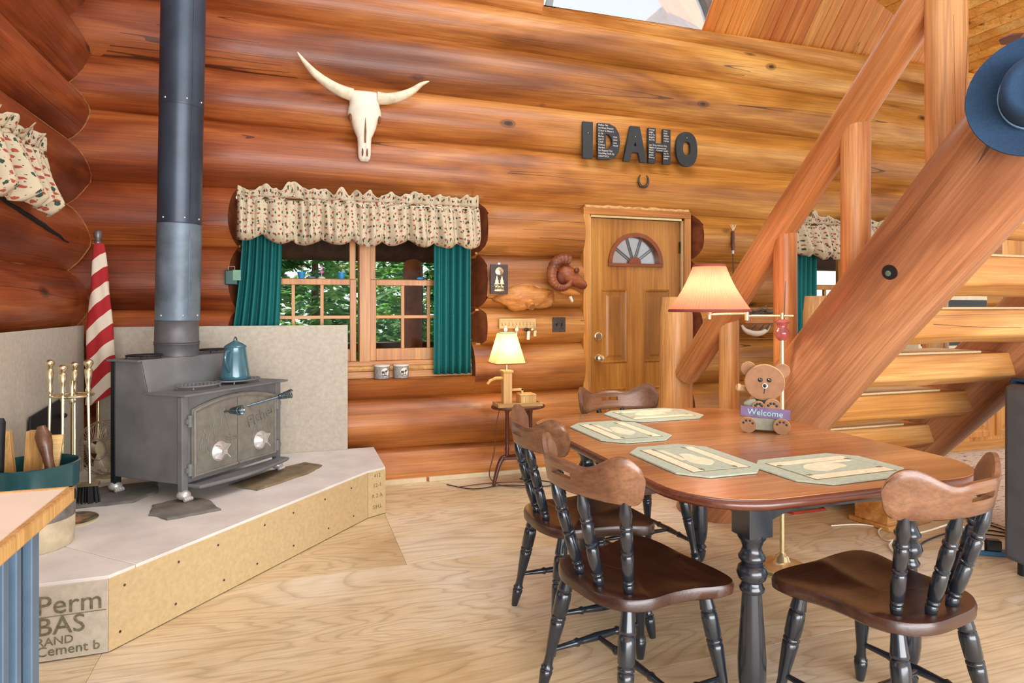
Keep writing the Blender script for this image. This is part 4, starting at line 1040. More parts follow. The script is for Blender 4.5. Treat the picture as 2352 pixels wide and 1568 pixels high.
def door(sgn):
    xs = [sgn*(.31*i/16) for i in range(17)]
    top = lambda x: .512-.05*(abs(x)/.31)**2
    out = [(xs[0]+sgn*.002, .105)]+[(sgn*.31, .105)]+[(x if x else sgn*.002, top(x)) for x in reversed(xs)]
    if sgn < 0: out = out[::-1]
    mb = MB(); mb.M = frame((0, -DP-.002, 0), (1, 0, 0), (0, 0, 1)); mb.prism(out, 0, .016); dd = mb.build('stove_door', M['stove_door'], so, bevel=.003)
    # raised border
    def shrink(k): return [(sgn*(.002 if abs(x) < .01 else (.31-k)), .105+k)] if False else None
    inn = [(sgn*.0, .105+.03), (sgn*(.31-.03), .105+.03)]+[(x*(.28/.31), top(x)-.028) for x in reversed(xs)]
    if sgn < 0: inn = inn[::-1]
    P = [(sgn*.155, .107), (sgn*.308, .107)]
    mb = MB(); bl = [(sgn*.305, .11), (sgn*.305, top(.305)-.008)]+[(x, top(x)-.012) for x in reversed(xs)]+[]
    pts = [Vector((sgn*.004, -DP-.018, .118)), Vector((sgn*.297, -DP-.018, .118)), Vector((sgn*.297, -DP-.018, top(.297)-.014))]+[Vector((x, -DP-.018, top(x)-.014)) for x in reversed(xs[:-1])]
    mb.tube(pts, .011, 6); mb.build('door_border', M['stove_door'], dd)
    for z in (.155, .405):
        mb = MB(); hx_ = sgn*.322; mb.cyl((hx_, -DP-.012, z-.03), (hx_, -DP-.012, z+.03), .014, n=14); mb.b2((sgn*.30, -DP-.02, z-.012), (sgn*.35, -DP-.002, z+.012)); mb.build('hinge', M['stove'], dd)
    cx = -.132 if sgn < 0 else .175
    mb = MB(); mb.lathe((cx, -DP-.016, .213), (cx, -DP-.062, .213), [(0, .054), (.12, .054), (.2, .048), (.6, .022), (.75, .016), (1, .014)], 26)
    for q in range(4):
        an = PI/4+q*PI/2; mb.box((cx+.026*math.cos(an), -DP-.044, .213+.026*math.sin(an)), (.05, .034, .006), ry=-an)
    mb.build('air_control', M['nickel'], dd, smooth=30)
    return dd
dl_, dr_ = door(-1), door(1)
yF = -DP-.0185
def relief(par, P, name='tree_relief'):
    mb = MB(); mb.tube([(x, yF, z) for x, z in P], .0045, 6); mb.build(name, M['stove_door'], par)
def firtree(par, x, z0, z1, w):
    P = []; n = 7
    for k in range(n+1):
        s = k/n; P.append((x-w*s*(1 if k % 2 == 0 else .75), z1-(z1-z0)*s))
    relief(par, P); relief(par, [(2*x-px, pz) for px, pz in P])
for a in ((-.235, .2, .35, .05), (-.185, .22, .40, .045), (-.1, .24, .44, .07)): firtree(dl_, *a)
firtree(dr_, .14, .22, .33, .04); firtree(dr_, .225, .22, .34, .04)
relief(dl_, [(-.09, .285), (-.06, .278), (-.03, .28), (-.005, .274)]); relief(dl_, [(-.09, .272), (-.05, .264), (-.005, .266)])
text_mesh('lettering', 'Fisher', .092, .014, M['stove_door'], dr_, frame((.18, yF, .36), (1, 0, .3), (-.2, 0, 1)))
# coil handles
def coil(par, base, tip, tip2):
    base, tip, tip2 = Vector(base), Vector(tip), Vector(tip2)
    mb = MB(); mb.tube([base, tip], .006, 10); h = mb.build('handle_rod', M['chrome'], par)
    ax = (tip2-tip).normalized(); L_ = (tip2-tip).length; up = Vector((0, 0, 1)); nx = ax.cross(up).normalized(); ny = ax.cross(nx)
    P = [tip+ax*L_*k/90+(nx*math.cos(k*.62)+ny*math.sin(k*.62))*(.012+.013*k/90) for k in range(91)]
    mb = MB(); mb.tube(P, .0038, 6); mb.build('spring_coil', M['chrome'], h)
coil(dl_, (-.1, -DP-.016, .42), (-.115, -DP-.08, .43), (-.125, -DP-.16, .44))
coil(dr_, (.07, -DP-.016, .425), (.23, -DP-.1, .46), (.30, -DP-.14, .475))
mb = MB(); P = [(-.32, -DP+.0)]+[(-.32+.02*k/1, -DP-.08-.045*math.sin(PI*k/33)) for k in range(34)]+[(.34, -DP)]
mb.prism(P, .062, .075); mb.build('ash_shelf', M['stove'], so, bevel=.003)
mb = MB(); mb.tube([(x, y, .074) for x, y in P], .009, 8); mb.build('ash_shelf_rim', M['stove'], so)

# trivets on the stove
def trivet(label, loc, a, b, h, rz=0, m='stove_dark', parent=None):
    t = thing('trivet', label, 'trivet', loc, rz, 'iron trivets on the stove')
    mb = MB(); mb.tube([(a*math.cos(2*PI*k/32), b*math.sin(2*PI*k/32), h) for k in range(33)], .0045, 6); mb.build('ring', M[m], t)
    mb = MB()
    for k in range(-4, 5):
        x = a*k/5; y = b*math.sqrt(1-(k/5)**2); mb.tube([(x, -y, h), (x, y, h)], .0028, 5)
    for k in range(-2, 3):
        y = b*k/3; x = a*math.sqrt(1-(k/3)**2); mb.tube([(-x, y, h), (x, y, h)], .0028, 5)
    mb.build('lattice', M[m], t)
    for q in range(4):
        an = PI/4+q*PI/2; mb = MB(); mb.tube([(a*.93*math.cos(an), b*.93*math.sin(an), h), (a*1.0*math.cos(an), b*1.0*math.sin(an), .002)], [.005, .004], 6); mb.build('foot', M[m], t)
    return t
so_m = Matrix.Translation((-.502, 4.117, SZ)) @ Matrix.Rotation(R(50.6), 4, 'Z')
def on(x, y, z): return so_m @ Vector((x, y, z))
trivet('grey oval trivet in front of the stovepipe beside the kettle', on(-.14, -.13, .546), .13, .085, .02, R(50), 'stove')
trivet('grey oval trivet under the kettle', on(.14, -.14, .546), .14, .09, .02, R(50), 'stove')
trivet('black iron trivet on the rear stove top left of the pipe', on(-.27, .12, .711), .09, .08, .018, R(50))
trivet('black iron trivet on the rear stove top right of the pipe', on(.22, .13, .711), .11, .08, .018, R(50))

# kettle
ke = thing('kettle', 'blue-green enamel coffee kettle standing on a stove trivet', 'kettle', on(.115, -.14, .546+.025), R(70))
mb = MB(); mb.lathe((0, 0, 0), (0, 0, .185), [(0, .078), (.03, .082), (.12, .081), (.8, .062), (.96, .058), (1, .058)], 32); mb.build('body', M['enamel'], ke, smooth=50)
mb = MB(); mb.lathe((0, 0, .183), (0, 0, .226), [(0, .06), (.08, .062), (.2, .06), (.5, .042), (.85, .014), (1, .01)], 28); ld = mb.build('lid', M['enamel'], ke, smooth=50)
mb = MB(); mb.tube([(.018*math.cos(PI*k/8), 0, .222+.02*math.sin(PI*k/8)) for k in range(9)], .004, 8); mb.build('lid_knob', M['chrome'], ld)
mb = MB(); mb.tube(spline([(-.058, 0, .165), (-.1, 0, .17), (-.125, 0, .145), (-.12, 0, .1), (-.09, 0, .06), (-.078, 0, .05)], 6, False), .008, 8); mb.build('handle', M['enamel'], ke)
mb = MB(); mb.lathe((.05, 0, .135), (.09, 0, .178), [(0, .024), (1, .01)], 12); mb.build('spout', M['enamel'], ke)

# stovepipe
pb = on(-.045, .135, .7115)
sp = thing('stovepipe', 'tall black stovepipe rising from the stove', 'stovepipe', pb)
tilt = Vector((.034/2.0, 0, 1))
mb = MB(); mb.lathe((0, 0, 0), (0, 0, .2), [(0, .116), (.3, .116), (.33, .121), (.36, .116), (.39, .121), (.42, .116), (.97, .114), (1, .119)], 40); mb.build('collar', simple('pipe_collar_grey', (104, 104, 108), .5, .4, var=.2, scale=10), sp, smooth=50)
z0 = .2
for k, (z1, m) in enumerate(((.75, 'pipe2'), (1.42, 'pipe'), (2.25, 'pipe'), (3.4, 'pipe'))):
    mb = MB(); r0, r1 = .1175-.0015*(k % 2), .1175-.0015*(k % 2)
    mb.tube([tilt*z0, tilt*(z0+.01), tilt*(z1-.004), tilt*z1], [r0-.003, r0, r1, r1+.002], 44); s_ = mb.build('pipe_section', M[m], sp, smooth=50)
    for an in (-2.2, -1.2, -.4):
        p = tilt*(z0+.03)+Vector((r0*math.cos(an), r0*math.sin(an), 0)); mb = MB(); mb.sphere(p, .0055, 8, 6); mb.build('rivet', M['nickel'], s_)
    an = -.95; mb = MB(); mb.tube([tilt*(z0+.03)+Vector((r0*math.cos(an), r0*math.sin(an), 0)), tilt*(z1-.02)+Vector((r0*math.cos(an), r0*math.sin(an), 0))], .003, 6); mb.build('seam', M[m], s_)
    z0 = z1

# ------------------------------------------------------------------ things around the hearth
ft_ = thing('fire_tool_set', 'shiny brass fireplace tool set on its round stand', 'fire tools', (-.985, 3.56, HZ))
mb = MB(); mb.lathe((0, 0, 0), (0, 0, .035), [(0, .105), (.3, .108), (.45, .1), (.6, .05), (.8, .025), (1, .012)], 30); mb.build('base', M['brass'], ft_, smooth=50)
mb = MB(); mb.lathe((0, 0, .03), (0, 0, .66), [(0, .008), (.82, .008), (.84, .014), (.86, .009), (.9, .016), (.94, .009), (1, .014)], 12); mb.build('stem', M['brass'], ft_)
mb = MB(); mb.tube([(.085*math.cos(2*PI*k/24), .085*math.sin(2*PI*k/24), .59) for k in range(25)], .006, 8); mb.b2((-.085, -.008, .587), (.085, .008, .593)); mb.b2((-.008, -.085, .587), (.008, .085, .593)); mb.build('hanger_ring', M['brass'], ft_)
for k, an in enumerate((PI*1.05, PI*1.45, PI*1.85, PI*.55)):
    x, y = .085*math.cos(an), .085*math.sin(an); top = .76-.02*(k % 2)
    mb = MB(); mb.lathe((x, y, .6), (x*1.02, y*1.02, top), [(0, .008), (.1, .013), (.2, .008), (.4, .013), (.7, .017), (.74, .01), (.8, .014), (.88, .021), (.95, .019), (1, .008)], 14); tl = mb.build('tool_handle', M['brass'], ft_, smooth=60)
    mb = MB(); mb.tube([(x, y, .6), (x*1.1, y*1.1, .16)], .0065, 8); mb.build('tool_shaft', M['brass'], ft_)
    if k == 0:
        mb = MB(); mb.loft([[(x*1.1+sx_*w, y*1.1+.012*c, z) for sx_, c in ((-1, -1), (-.5, .2), (.5, .2), (1, -1))] for w, z in ((.012, .17), (.05, .14), (.055, .05), (.06, .04))], False, closed=False); mb.build('shovel_blade', M['brass'], ft_, solid=.003)
    elif k == 2:
        mb = MB(); mb.b2((x-.045, y-.02, .17), (x+.045, y+.02, .185)); mb.build('brush_back', M['brass'], ft_)
        mb = MB()
        for q in range(60):
            bx, by = random.uniform(-.04, .04), random.uniform(-.016, .016); mb.tube([(x+bx, y+by, .172), (x+bx*1.25, y+by*1.3, .09)], .003, 4)
        o = mb.build('bristles', M['plastic_b'], ft_); o['kind'] = 'stuff'
bk = thing('kindling_bucket', 'teal-rimmed bark-patterned bucket of brushes and kindling behind the counter', 'bucket', (-1.045, 3.24, HZ))
mb = MB(); mb.lathe((0, 0, 0), (0, 0, .12), [(0, .145), (.08, .152), (.5, .155), (1, .156)], 32); mb.build('lower_body', M['birch'], bk)
mb = MB(); mb.lathe((0, 0, .12), (0, 0, .25), [(0, .156), (1, .16)], 32); mb.build('upper_body', M['birch_dark'], bk)
mb = MB(); rr = lambda r, z: [(r*math.cos(2*PI*q/36), r*math.sin(2*PI*q/36), z) for q in range(36)]
mb.loft([rr(.158, .245), rr(.17, .25), rr(.172, .34), rr(.175, .35), rr(.168, .352), rr(.164, .34), rr(.155, .252)], False); mb.build('rim', M['enamel_d'], bk, smooth=50)
mb = MB(); mb.prism([(x, y) for x, y, z in rr(.16, 0)], .25, .262); mb.build('inner_floor', M['stove_dark'], bk)
def stick(label, p0, p1, w, m, cat, nm, hole=False):
    t = MB(); p0, p1 = Vector(p0)+bk.location, Vector(p1)+bk.location; pts = [p0.lerp(p1, k/6) for k in range(7)]
    if nm == 'kindling': 
        d_ = (p1-p0); t.loft([[p0+d_*s+Vector((sx*w, sy*w*.5, 0)) for sx, sy in ((-1, -1), (1, -1), (.9, 1), (-.9, 1))] for s in (0, 1)], True)
    else: t.tube(pts, [w*.6, w*.8, w*.7, w*.8, w*1.1, w*1.2, w*.6], 12)
    return tag(t.build(nm, M[m], None, bevel=.002), label, cat)
stick('pale split kindling stick in the bucket, leftmost', (-.1, .03, .262), (-.13, .06, .48), .04, 'pine', 'kindling', 'kindling')
stick('pale split kindling stick in the middle of the bucket', (-.02, .09, .262), (-.01, .1, .47), .035, 'pine', 'kindling', 'kindling')
stick('short kindling stick at the side of the bucket near the fire tools', (.05, .05, .262), (.07, .07, .45), .03, 'pinex', 'kindling', 'kindling')
br = stick('brown wooden brush handle with a hole leaning out of the bucket', (.09, -.03, .262), (.03, .02, .50), .026, 'crest', 'brush', 'brush_handle')
pp = MB(); pp.tube([(-1.135, 3.17, .555), (-1.12, 3.15, .83)], .018, 12); pp.tube([(-1.12, 3.15, .83), (-1.1195, 3.1495, .845)], [.018, .012], 12); tag(pp.build('poker_tube', M['stove_dark'], None), 'black metal tube standing upright in the kindling bucket', 'poker')
ap = thing('ash_pan_lid', 'black metal sheet with a small handle leaning on the side board', 'sheet', (-1.21, 3.96, HZ))
mb = MB(); mb.loft([[(x+.0, y, z) for y, z in ((-.24, 0), (.24, 0), (.25, .44), (.2, .5), (-.22, .47))] for x in (-.006, .004)], True); mb.build('sheet', M['stove_dark'], ap, bevel=.002)
mb = MB(); mb.sphere((.022, .19, .41), (.014, .045, .014)); mb.build('handle', M['plastic_b'], ap)

M['fanwire'] = simple('fan_wire', (168, 158, 142), .4, .5)
fn = thing('desk_fan', 'small wire-cage fan on the floor of the hearth behind the stove', 'fan', (-1.03, 4.33, HZ), R(-30))
rgp = lambda r, y: [(r*math.cos(2*PI*k/30), y, .19+r*math.sin(2*PI*k/30)) for k in range(31)]
for r, y in ((.155, -.02), (.155, .02), (.15, -.045), (.06, -.06)):
    mb = MB(); mb.tube(rgp(r, y), .003, 6); mb.build('cage_ring', M['fanwire'], fn)
mb = MB()
for k in range(48):
    an = 2*PI*k/48; mb.tube([(.05*math.cos(an), -.062, .19+.05*math.sin(an)), (.13*math.cos(an), -.055, .19+.13*math.sin(an)), (.155*math.cos(an), -.02, .19+.155*math.sin(an))], .0013, 4)
mb.build('cage_wires', M['fanwire'], fn)
for k in range(4):
    an = k*PI/2; mb = MB(); c, s = math.cos(an), math.sin(an)
    mb.loft([[(c*r-s*w*q, -.01+.03*q, .19+s*r+c*w*q) for q in (-1, 0, 1)] for r, w in ((.03, .02), (.08, .045), (.12, .04))], False, closed=False); mb.build('fan_blade', M['cream'], fn, solid=.002)
mb = MB(); mb.cyl((0, -.03, .19), (0, .08, .19), .045, n=20); mb.build('motor', M['cream'], fn)
mb = MB(); mb.lathe((0, .04, 0), (0, .04, .17), [(0, .085), (.1, .08), (.15, .02), (1, .018)], 20); mb.build('stand', M['cream'], fn)

# furled flag
def flag_mat():
    m, nt, b = newmat('striped_flag_cloth')
    tc = N(nt, 'ShaderNodeTexCoord'); sp_ = N(nt, 'ShaderNodeSeparateXYZ'); nt.links.new(tc.outputs['Object'], sp_.inputs[0])
    w = math_(nt, 'ADD', math_(nt, 'MULTIPLY', sp_.outputs[2], 5.0), math_(nt, 'MULTIPLY', sp_.outputs[0], -5.0))
    f = math_(nt, 'LESS_THAN', math_(nt, 'FRACT', math_(nt, 'ADD', w, .35)), .52)
    nt.links.new(mixc(nt, f, lin((228, 212, 192)), lin((172, 34, 38))), b.inputs['Base Color']); b.inputs['Roughness'].default_value = .85
    return m
fg = thing('furled_flag', 'furled red and white striped flag on a pole leaning in the log corner', 'flag', (-1.115, 4.53, HZ), R(-18))
lean = lambda z: Vector((-.035*(z/1.4), .05*z/1.4, z))
mb = MB(); mb.tube([lean(0), lean(1.4)], .012, 10); mb.build('pole', M['brassw'], fg)
mb = MB(); mb.lathe(lean(1.39), lean(1.475), [(0, .02), (.1, .021), (.2, .014), (.35, .018), (.6, .026), (.85, .022), (1, .006)], 16); mb.build('finial', M['foil'], fg)
rings = []
for i in range(25):
    s = i/24; z = 1.39-.93*s; r = .028+.062*s**.8; c = lean(z)+Vector((.03*s, 0, 0)); ring = []
    for q in range(30):
        th = 2*PI*q/30; w = r*(1+.14*math.sin(3*th+5*s)+.08*math.sin(5*th-8*s))
        zz = z+(.05*math.cos(th-.5)*s**4)
        ring.append((c.x+w*math.cos(th), c.y+w*.75*math.sin(th), zz))
    rings.append(ring)
mb = MB(); mb.loft(rings, True); mb.build('cloth', flag_mat(), fg, smooth=60)

# ------------------------------------------------------------------ kitchen counter end at lower left
co = thing('counter_peninsula', 'pale-topped counter end with slatted blue side at lower left', 'counter')
mb = MB(); mb.b2((-1.15, .2, .895), (-.447, 1.573, .922)); mb.build('countertop', M['laminate'], co, bevel=.002)
mb = MB(); mb.b2((-.447, .2, .893), (-.432, 1.588, .9235)); mb.b2((-1.15, 1.573, .893), (-.432, 1.588, .9235)); mb.build('wood_edge', M['pine'], co, bevel=.004)
mb = MB(); mb.b2((-1.1, .25, 0), (-.485, 1.485, .893)); mb.build('cabinet_body', M['slat_dark'], co)
v = 1.458
for k in range(9):
    v0 = 1.458 if k == 0 else 1.458-.017-.056*k; wd_ = .036 if k == 0 else .023
    mb = MB(); mb.b2((-.485, v0, .0), (-.468, v0+wd_, .893)); mb.build('slat', M['slat_blue'], co, bevel=.002)

# ------------------------------------------------------------------ wall decorations
sk = thing('longhorn_skull', 'bleached longhorn steer skull mounted above the window', 'skull', (.48, 4.76, 2.33))
Z = [0, .02, .05, .09, .13, .165, .2, .235, .265, .3, .33, .36, .39, .42, .45, .475, .492]
Wd = [.028, .04, .045, .046, .047, .05, .066, .08, .088, .106, .118, .115, .106, .106, .118, .125, .118]
Dp = [.012, .03, .04, .046, .052, .056, .062, .07, .076, .084, .09, .094, .096, .092, .08, .062, .04]
rings = []
for z, w, d_ in zip(Z, Wd, Dp):
    ring = []
    for q in range(33):
        a = PI*q/32; x = -w*math.cos(a); y = -d_*math.sin(a)**.75
        if z < .3: y += .010*math.exp(-(x/.008)**2)*(1 if z < .24 else (.3-z)/.06)
        ring.append((x, y, z))
    ring += [(w*.9, .012, z), (0, .014, z), (-w*.9, .012, z)]
    rings.append(ring)
mb = MB(); mb.loft(rings, True); mb.build('cranium', M['bone'], sk, smooth=60)
for sg in (-1, 1):
    mb = MB(); mb.sphere((sg*.099, -.03, .30), (.014, .03, .03), 14, 10); mb.build('eye_socket_shade', M['bone_dark'], sk)  # dark shape set slightly proud, painting the shade inside the socket
    mb = MB(); mb.sphere((sg*.016, -.036, .06), (.007, .012, .032), 12, 10); mb.build('nostril_shade', M['bone_dark'], sk)
    tipz = .685 if sg < 0 else .60; tipx = -.455 if sg < 0 else .455
    P = spline([(sg*.085, -.035, .452), (sg*.15, -.035, .452), (sg*.24, -.04, .475), (sg*.33, -.05, .52), (sg*.40, -.06, .575 if sg > 0 else .60), (tipx, -.07, tipz)] if sg > 0 else [(-.085, -.035, .455), (-.16, -.035, .475), (-.25, -.04, .515), (-.34, -.05, .575), (-.41, -.06, .645), (-.455, -.07, .70)], 6, False)
    n_ = len(P); mb = MB(); mb.tube(P, [.042*(1-(k/(n_-1))**1.6)+.003 for k in range(n_)], 16); mb.build('horn', M['horn'], sk, smooth=60)
mb = MB(); mb.tube([(0, -.058, .12), (.001, -.066, .2), (0, -.083, .29)], [.005, .006, .001], 8); mb.build('nasal_cleft_shade', M['bone_dark'], sk)  # brown strip painted as shade in the nasal cleft

FP = 4.762
def letter(label, x0, x1, z0, z1, loops, words=None):
    t = thing('wall_letter', label, 'letter', ((x0+x1)/2, FP, z0), 0, 'letters spelling a state name')
    w, h = x1-x0, z1-z0
    fr_ = frame((0, 0, 0), (1, 0, 0), (0, 0, 1))
    curve_mesh('letter_board', [[((x-.5)*w, y*h) for x, y in Lp] for Lp in loops], .026, M['blackpaint'], t, fr_)
    for (bx, by, s_, body) in (words or []):
        text_mesh('handwritten_names', body, s_, .0008, M['chalk'], t, frame(((bx-.5)*w, -.0135, by*h), (1, 0, 0.0), (0, 0, 1)), 'LEFT')
    return t
def ell(cx, cy, rx, ry, n=32, p=2.4): return [(cx+rx*math.copysign(abs(math.cos(2*PI*k/n))**(2/p), math.cos(2*PI*k/n)), cy+ry*math.copysign(abs(math.sin(2*PI*k/n))**(2/p), math.sin(2*PI*k/n))) for k in range(n)]
def nail(t, x, z):
    mb = MB(); mb.sphere((x, -.014, z), .004, 8, 6); mb.build('nail', M['nickel'], t)
zl = 2.478
t = letter('black wooden letter I on the log wall', 2.185, 2.272, zl, zl+.29, [[(0, 0), (1, 0), (1, 1), (0, 1)]]); nail(t, 0, .2)
Dout = [(0, 0), (.5, 0), (.78, .07), (.95, .25), (1, .5), (.95, .75), (.78, .93), (.5, 1), (0, 1)]
Din = [(.36, .29), (.5, .3), (.62, .4), (.65, .5), (.62, .6), (.5, .7), (.36, .71)]
names = ['Hailey Malta Pocky', 'on Boise Pocatello', 'Coeur d Alene Lewis', 'ot Falls Moscow Mtn', 'Burley', 'nett K', 'Challis', 'Caldwell', 'Garden', 'lor Rupert Fruitlan', 'Gooding Soda Sp', 'ndell McCall Fl']
wd = []
for k, nm in enumerate(names):
    y = .945-.078*k
    if .28 < y < .72: wd.append((.02, y, .019, nm[:6]))
    else: wd.append((.02, y, .0205, nm[:(15 if .12 < y < .9 else 10)]))
for y, nm in ((.64, 'Hails'), (.56, 'Salad'), (.48, 'Lava'), (.40, 'Hackf')): wd.append((.68, y, .0185, nm))
letter('black wooden letter D covered in white handwritten town names', 2.315, 2.515, zl, zl+.29, [Dout, Din], wd)
t = letter('black wooden letter A between the two written letters', 2.545, 2.76, zl, zl+.29, [[(0, 0), (.28, 0), (.36, .26), (.64, .26), (.72, 0), (1, 0), (.7, 1), (.3, 1)], [(.44, .44), (.56, .44), (.5, .57)]]); nail(t, 0, .205)
wd = [(.02, .95-.072*k, .018, s) for k, s in enumerate(['Grange', 'onJpa', 'ford To', 'dlogWi', 'Sun Vly', '', '', 'Hager', 'dlatch', 'Teton', 'oshlin', 'Downy'])]
wd += [(.68, .95-.072*k, .018, s) for k, s in enumerate(['Arco', 'Swift', 'sBellev', 'ordgen', 'nderay', '', '', '', 'oselle', 'ngs At', 'npower', 'Juliett'])]
wd += [(.02, .515, .0195, 'con Troy Ashton Gra'), (.02, .44, .0195, 'merica Cottonwood'), (.36, .375, .018, 'Council')]
letter('black wooden letter H covered in white handwritten town names', 2.775, 2.985, zl, zl+.29, [[(0, 0), (.33, 0), (.33, .34), (.66, .34), (.66, 0), (1, 0), (1, 1), (.66, 1), (.66, .58), (.33, .58), (.33, 1), (0, 1)]], wd)
t = letter('black wooden letter O at the end of the wall lettering', 3.04, 3.245, zl-.005, zl+.285, [ell(.5, .5, .5, .5), ell(.5, .52, .18, .2)]); nail(t, 0, .24)

hs = MB(); hs.tube([(2.742+.045*math.sin(a)*(1 if abs(a) < 2 else 1), 4.772, 2.335-.055*math.cos(a)) for a in [-2.45+4.9*k/24 for k in range(25)]], [.006+.006*math.sin(PI*k/24) for k in range(25)], 8); tag(hs.build('horseshoe', M['iron']), 'small iron horseshoe nailed below the wall letters', 'horseshoe')

pq = thing('deer_plaque', 'dark wooden plaque with a gold disc and deer among trees', 'plaque', (1.49, 4.775, 1.39))
mb = MB(); mb.b2((-.07, -.016, 0), (.07, 0, .225)); mb.build('board', M['plaque'], pq, bevel=.002)
mb = MB(); mb.lathe((0, -.016, .172), (0, -.022, .172), [(0, .032), (.6, .032), (1, .026)], 26); mb.build('disc', M['brass'], pq)
mb = MB(); mb.b2((-.012, -.012, .222), (.012, -.002, .24)); mb.build('hanger', M['nickel'], pq, bevel=.003)
for x in (-.02, .02):
    mb = MB(); mb.add([(x, -.019, .14)]+[(x+sgn*w, -.019, z) for z, w in ((.115, .008), (.117, .004), (.095, .015), (.097, .007), (.075, .02)) for sgn in (-1, 1)], [(0, 1, 2), (3, 5, 6, 4), (7, 9, 10, 8)]); mb.b2((x-.002, -.02, .05), (x+.002, -.017, .14)); mb.build('fir_tree', M['brassw'], pq, smooth=0)
mb = MB()
for x in (-.024, .0, .026):
    mb.sphere((x, -.019, .055), (.013, .004, .006), 10, 6); mb.sphere((x-.011, -.019, .066), (.004, .003, .006), 8, 6)
    for q in (-.008, -.004, .005, .009): mb.tube([(x+q, -.019, .053), (x+q, -.019, .033)], .0012, 5)
mb.build('deer', M['brassw'], pq)
mb = MB(); mb.sphere((0, -.018, .027), (.042, .004, .009), 16, 6); mb.build('ground_scroll', M['brassw'], pq)

ra = thing('ram_carving', 'carved wooden ram head with ribbed curling horn beside the door', 'carving', (2.02, 4.745, 1.53))
P = []; rs = []
for k in range(70):
    s = k/69; a = 1.1+s*5.3; r = .125-.055*s
    P.append((-.035+r*math.cos(a)*.9, -.05-.02*s, .0+r*1.05*math.sin(a))); rs.append((.052-.036*s)*(1+.07*math.sin(k*1.9)))
mb = MB(); mb.tube(P, rs, 14); mb.build('horn', M['ramwood'], ra, smooth=50)
mb = MB(); mb.lathe((-.06, -.02, .07), (.165, -.045, -.085), [(0, .03), (.15, .062), (.4, .07), (.6, .055), (.8, .042), (.93, .036), (1, .02)], 18); mb.build('head', M['ramwood'], ra, smooth=60)
mb = MB(); mb.lathe((-.05, -.01, -.1), (.12, -.03, -.14), [(0, .02), (.3, .035), (.7, .028), (1, .01)], 14); mb.build('beard', M['burlwood'], ra)
mb = MB(); mb.sphere((.065, -.1, .045), (.022, .014, .022)); mb.build('eye', simple('ram_eye', (104, 52, 30), .3), ra)
mb = MB(); mb.sphere((-.03, -.04, .0), (.055, .03, .06)); mb.build('cheek', simple('dark_carved_hollow', (112, 50, 30), .6), ra)
mb = MB(); mb.tube([(.04, -.03, -.16), (.05, -.05, -.2)], [.014, .01], 10); mb.build('peg', M['bone'], ra)
bu = empty('burl_knot', (1.72, 4.835, 1.36), parent=wb)
rings = []
for i in range(15):
    a = PI*(.03+.94*i/14); ring = []
    for k in range(28):
        th = 2*PI*k/28; p = Vector((math.sin(a)*math.cos(th), math.sin(a)*math.sin(th), -math.cos(a))); w = 1+.28*nz(p.x*2+3, p.y*2, p.z*2)+.12*nz(p.x*6, p.y*6, p.z*6)
        ring.append((p.x*.25*w, p.y*.11*w, p.z*.10*w+.01))
    rings.append(ring)
mb = MB(); mb.loft(rings, True); mb.build('burl', M['burlwood'], bu, smooth=70)
mb = MB(); mb.lathe((-.0, -.05, -.01), (.01, -.15, -.07), [(0, .045), (.5, .035), (.9, .03), (1, .026)], 16); st_ = mb.build('branch_stub', M['burlwood'], bu)
mb = MB(); mb.lathe((.0095, -.147, -.068), (.0103, -.152, -.072), [(0, .026), (1, .024)], 16); mb.build('stub_end', M['bone_dark'], st_)

kr = thing('key_rack', 'pale wooden key rack with hooks on the log wall above the pump lamp', 'key rack', (1.645, 4.79, 1.125))
mb = MB(); mb.b2((-.15, -.014, .0), (.15, 0, .075)); mb.build('board', M['pinex'], kr, bevel=.002)
for k in range(10):
    x = -.13+.029*k; mb = MB(); mb.tube([(x, -.012, .045), (x, -.028, .042), (x, -.032, .03), (x, -.026, .022)], .0025, 6); mb.build('hook', M['brass'], kr)
for x, l, m, nm, lab in ((-.105, .05, 'brassw', 'round_key', 'brass key with round head, leftmost on the key rack'), (-.015, .06, 'brassw', 'round_key', 'brass key with round head hanging mid key rack'), (.075, .11, 'white', 'key_tag', 'white key tag on a black fob hanging from the key rack'), (.13, .08, 'brassw', 'key_tag', 'beige key tag at the door end of the key rack')):
    t = thing(nm, lab, 'key', (1.645+x, 4.76, 1.125+.02))
    mb = MB(); mb.tube([(.006*math.cos(2*PI*k/12), -.002, -.006+.009*math.sin(2*PI*k/12)) for k in range(13)], .0018, 5); mb.build('ring', M['brass'], t)
    if nm == 'round_key':
        mb = MB(); mb.lathe((0, 0, -.028), (0, -.004, -.028), [(0, .014), (1, .014)], 18); mb.build('head', M[m], t); mb = MB(); mb.b2((-.004, -.004, -.012-l), (.004, 0, -.035)); mb.build('blade', M[m], t)
    else:
        mb = MB(); mb.sphere((-.01, -.002, -.03), (.02, .006, .014), 12, 8); mb.build('fob', M['plastic_b'] if m == 'white' else M['brass'], t); mb = MB(); mb.box((.006, -.002, -.02-l/2), (.024, .004, l*.6), ry=.08); mb.build('tag', M[m], t, bevel=.002)
ou = thing('wall_switch', 'dark metal double switch plate on the log wall beside the door frame', 'switch', (2.0, 4.805, 1.15))
mb = MB(); mb.b2((-.055, -.008, -.058), (.055, 0, .058)); mb.build('cover_plate', M['iron'], ou, bevel=.003)
for x in (-.022, .022): mb = MB(); mb.box((x, -.012, 0), (.008, .012, .02), rx=.4); mb.build('toggle', M['plastic_b'], ou)
gt = thing('match_tin', 'dark green tin holder with a pale card hung on the log beside the curtain', 'tin holder', (-.385, 4.79, 1.44), R(0))
mb = MB(); mb.b2((-.05, -.05, 0), (.03, 0, .1)); mb.build('tin', M['green_tin'], gt, bevel=.006)
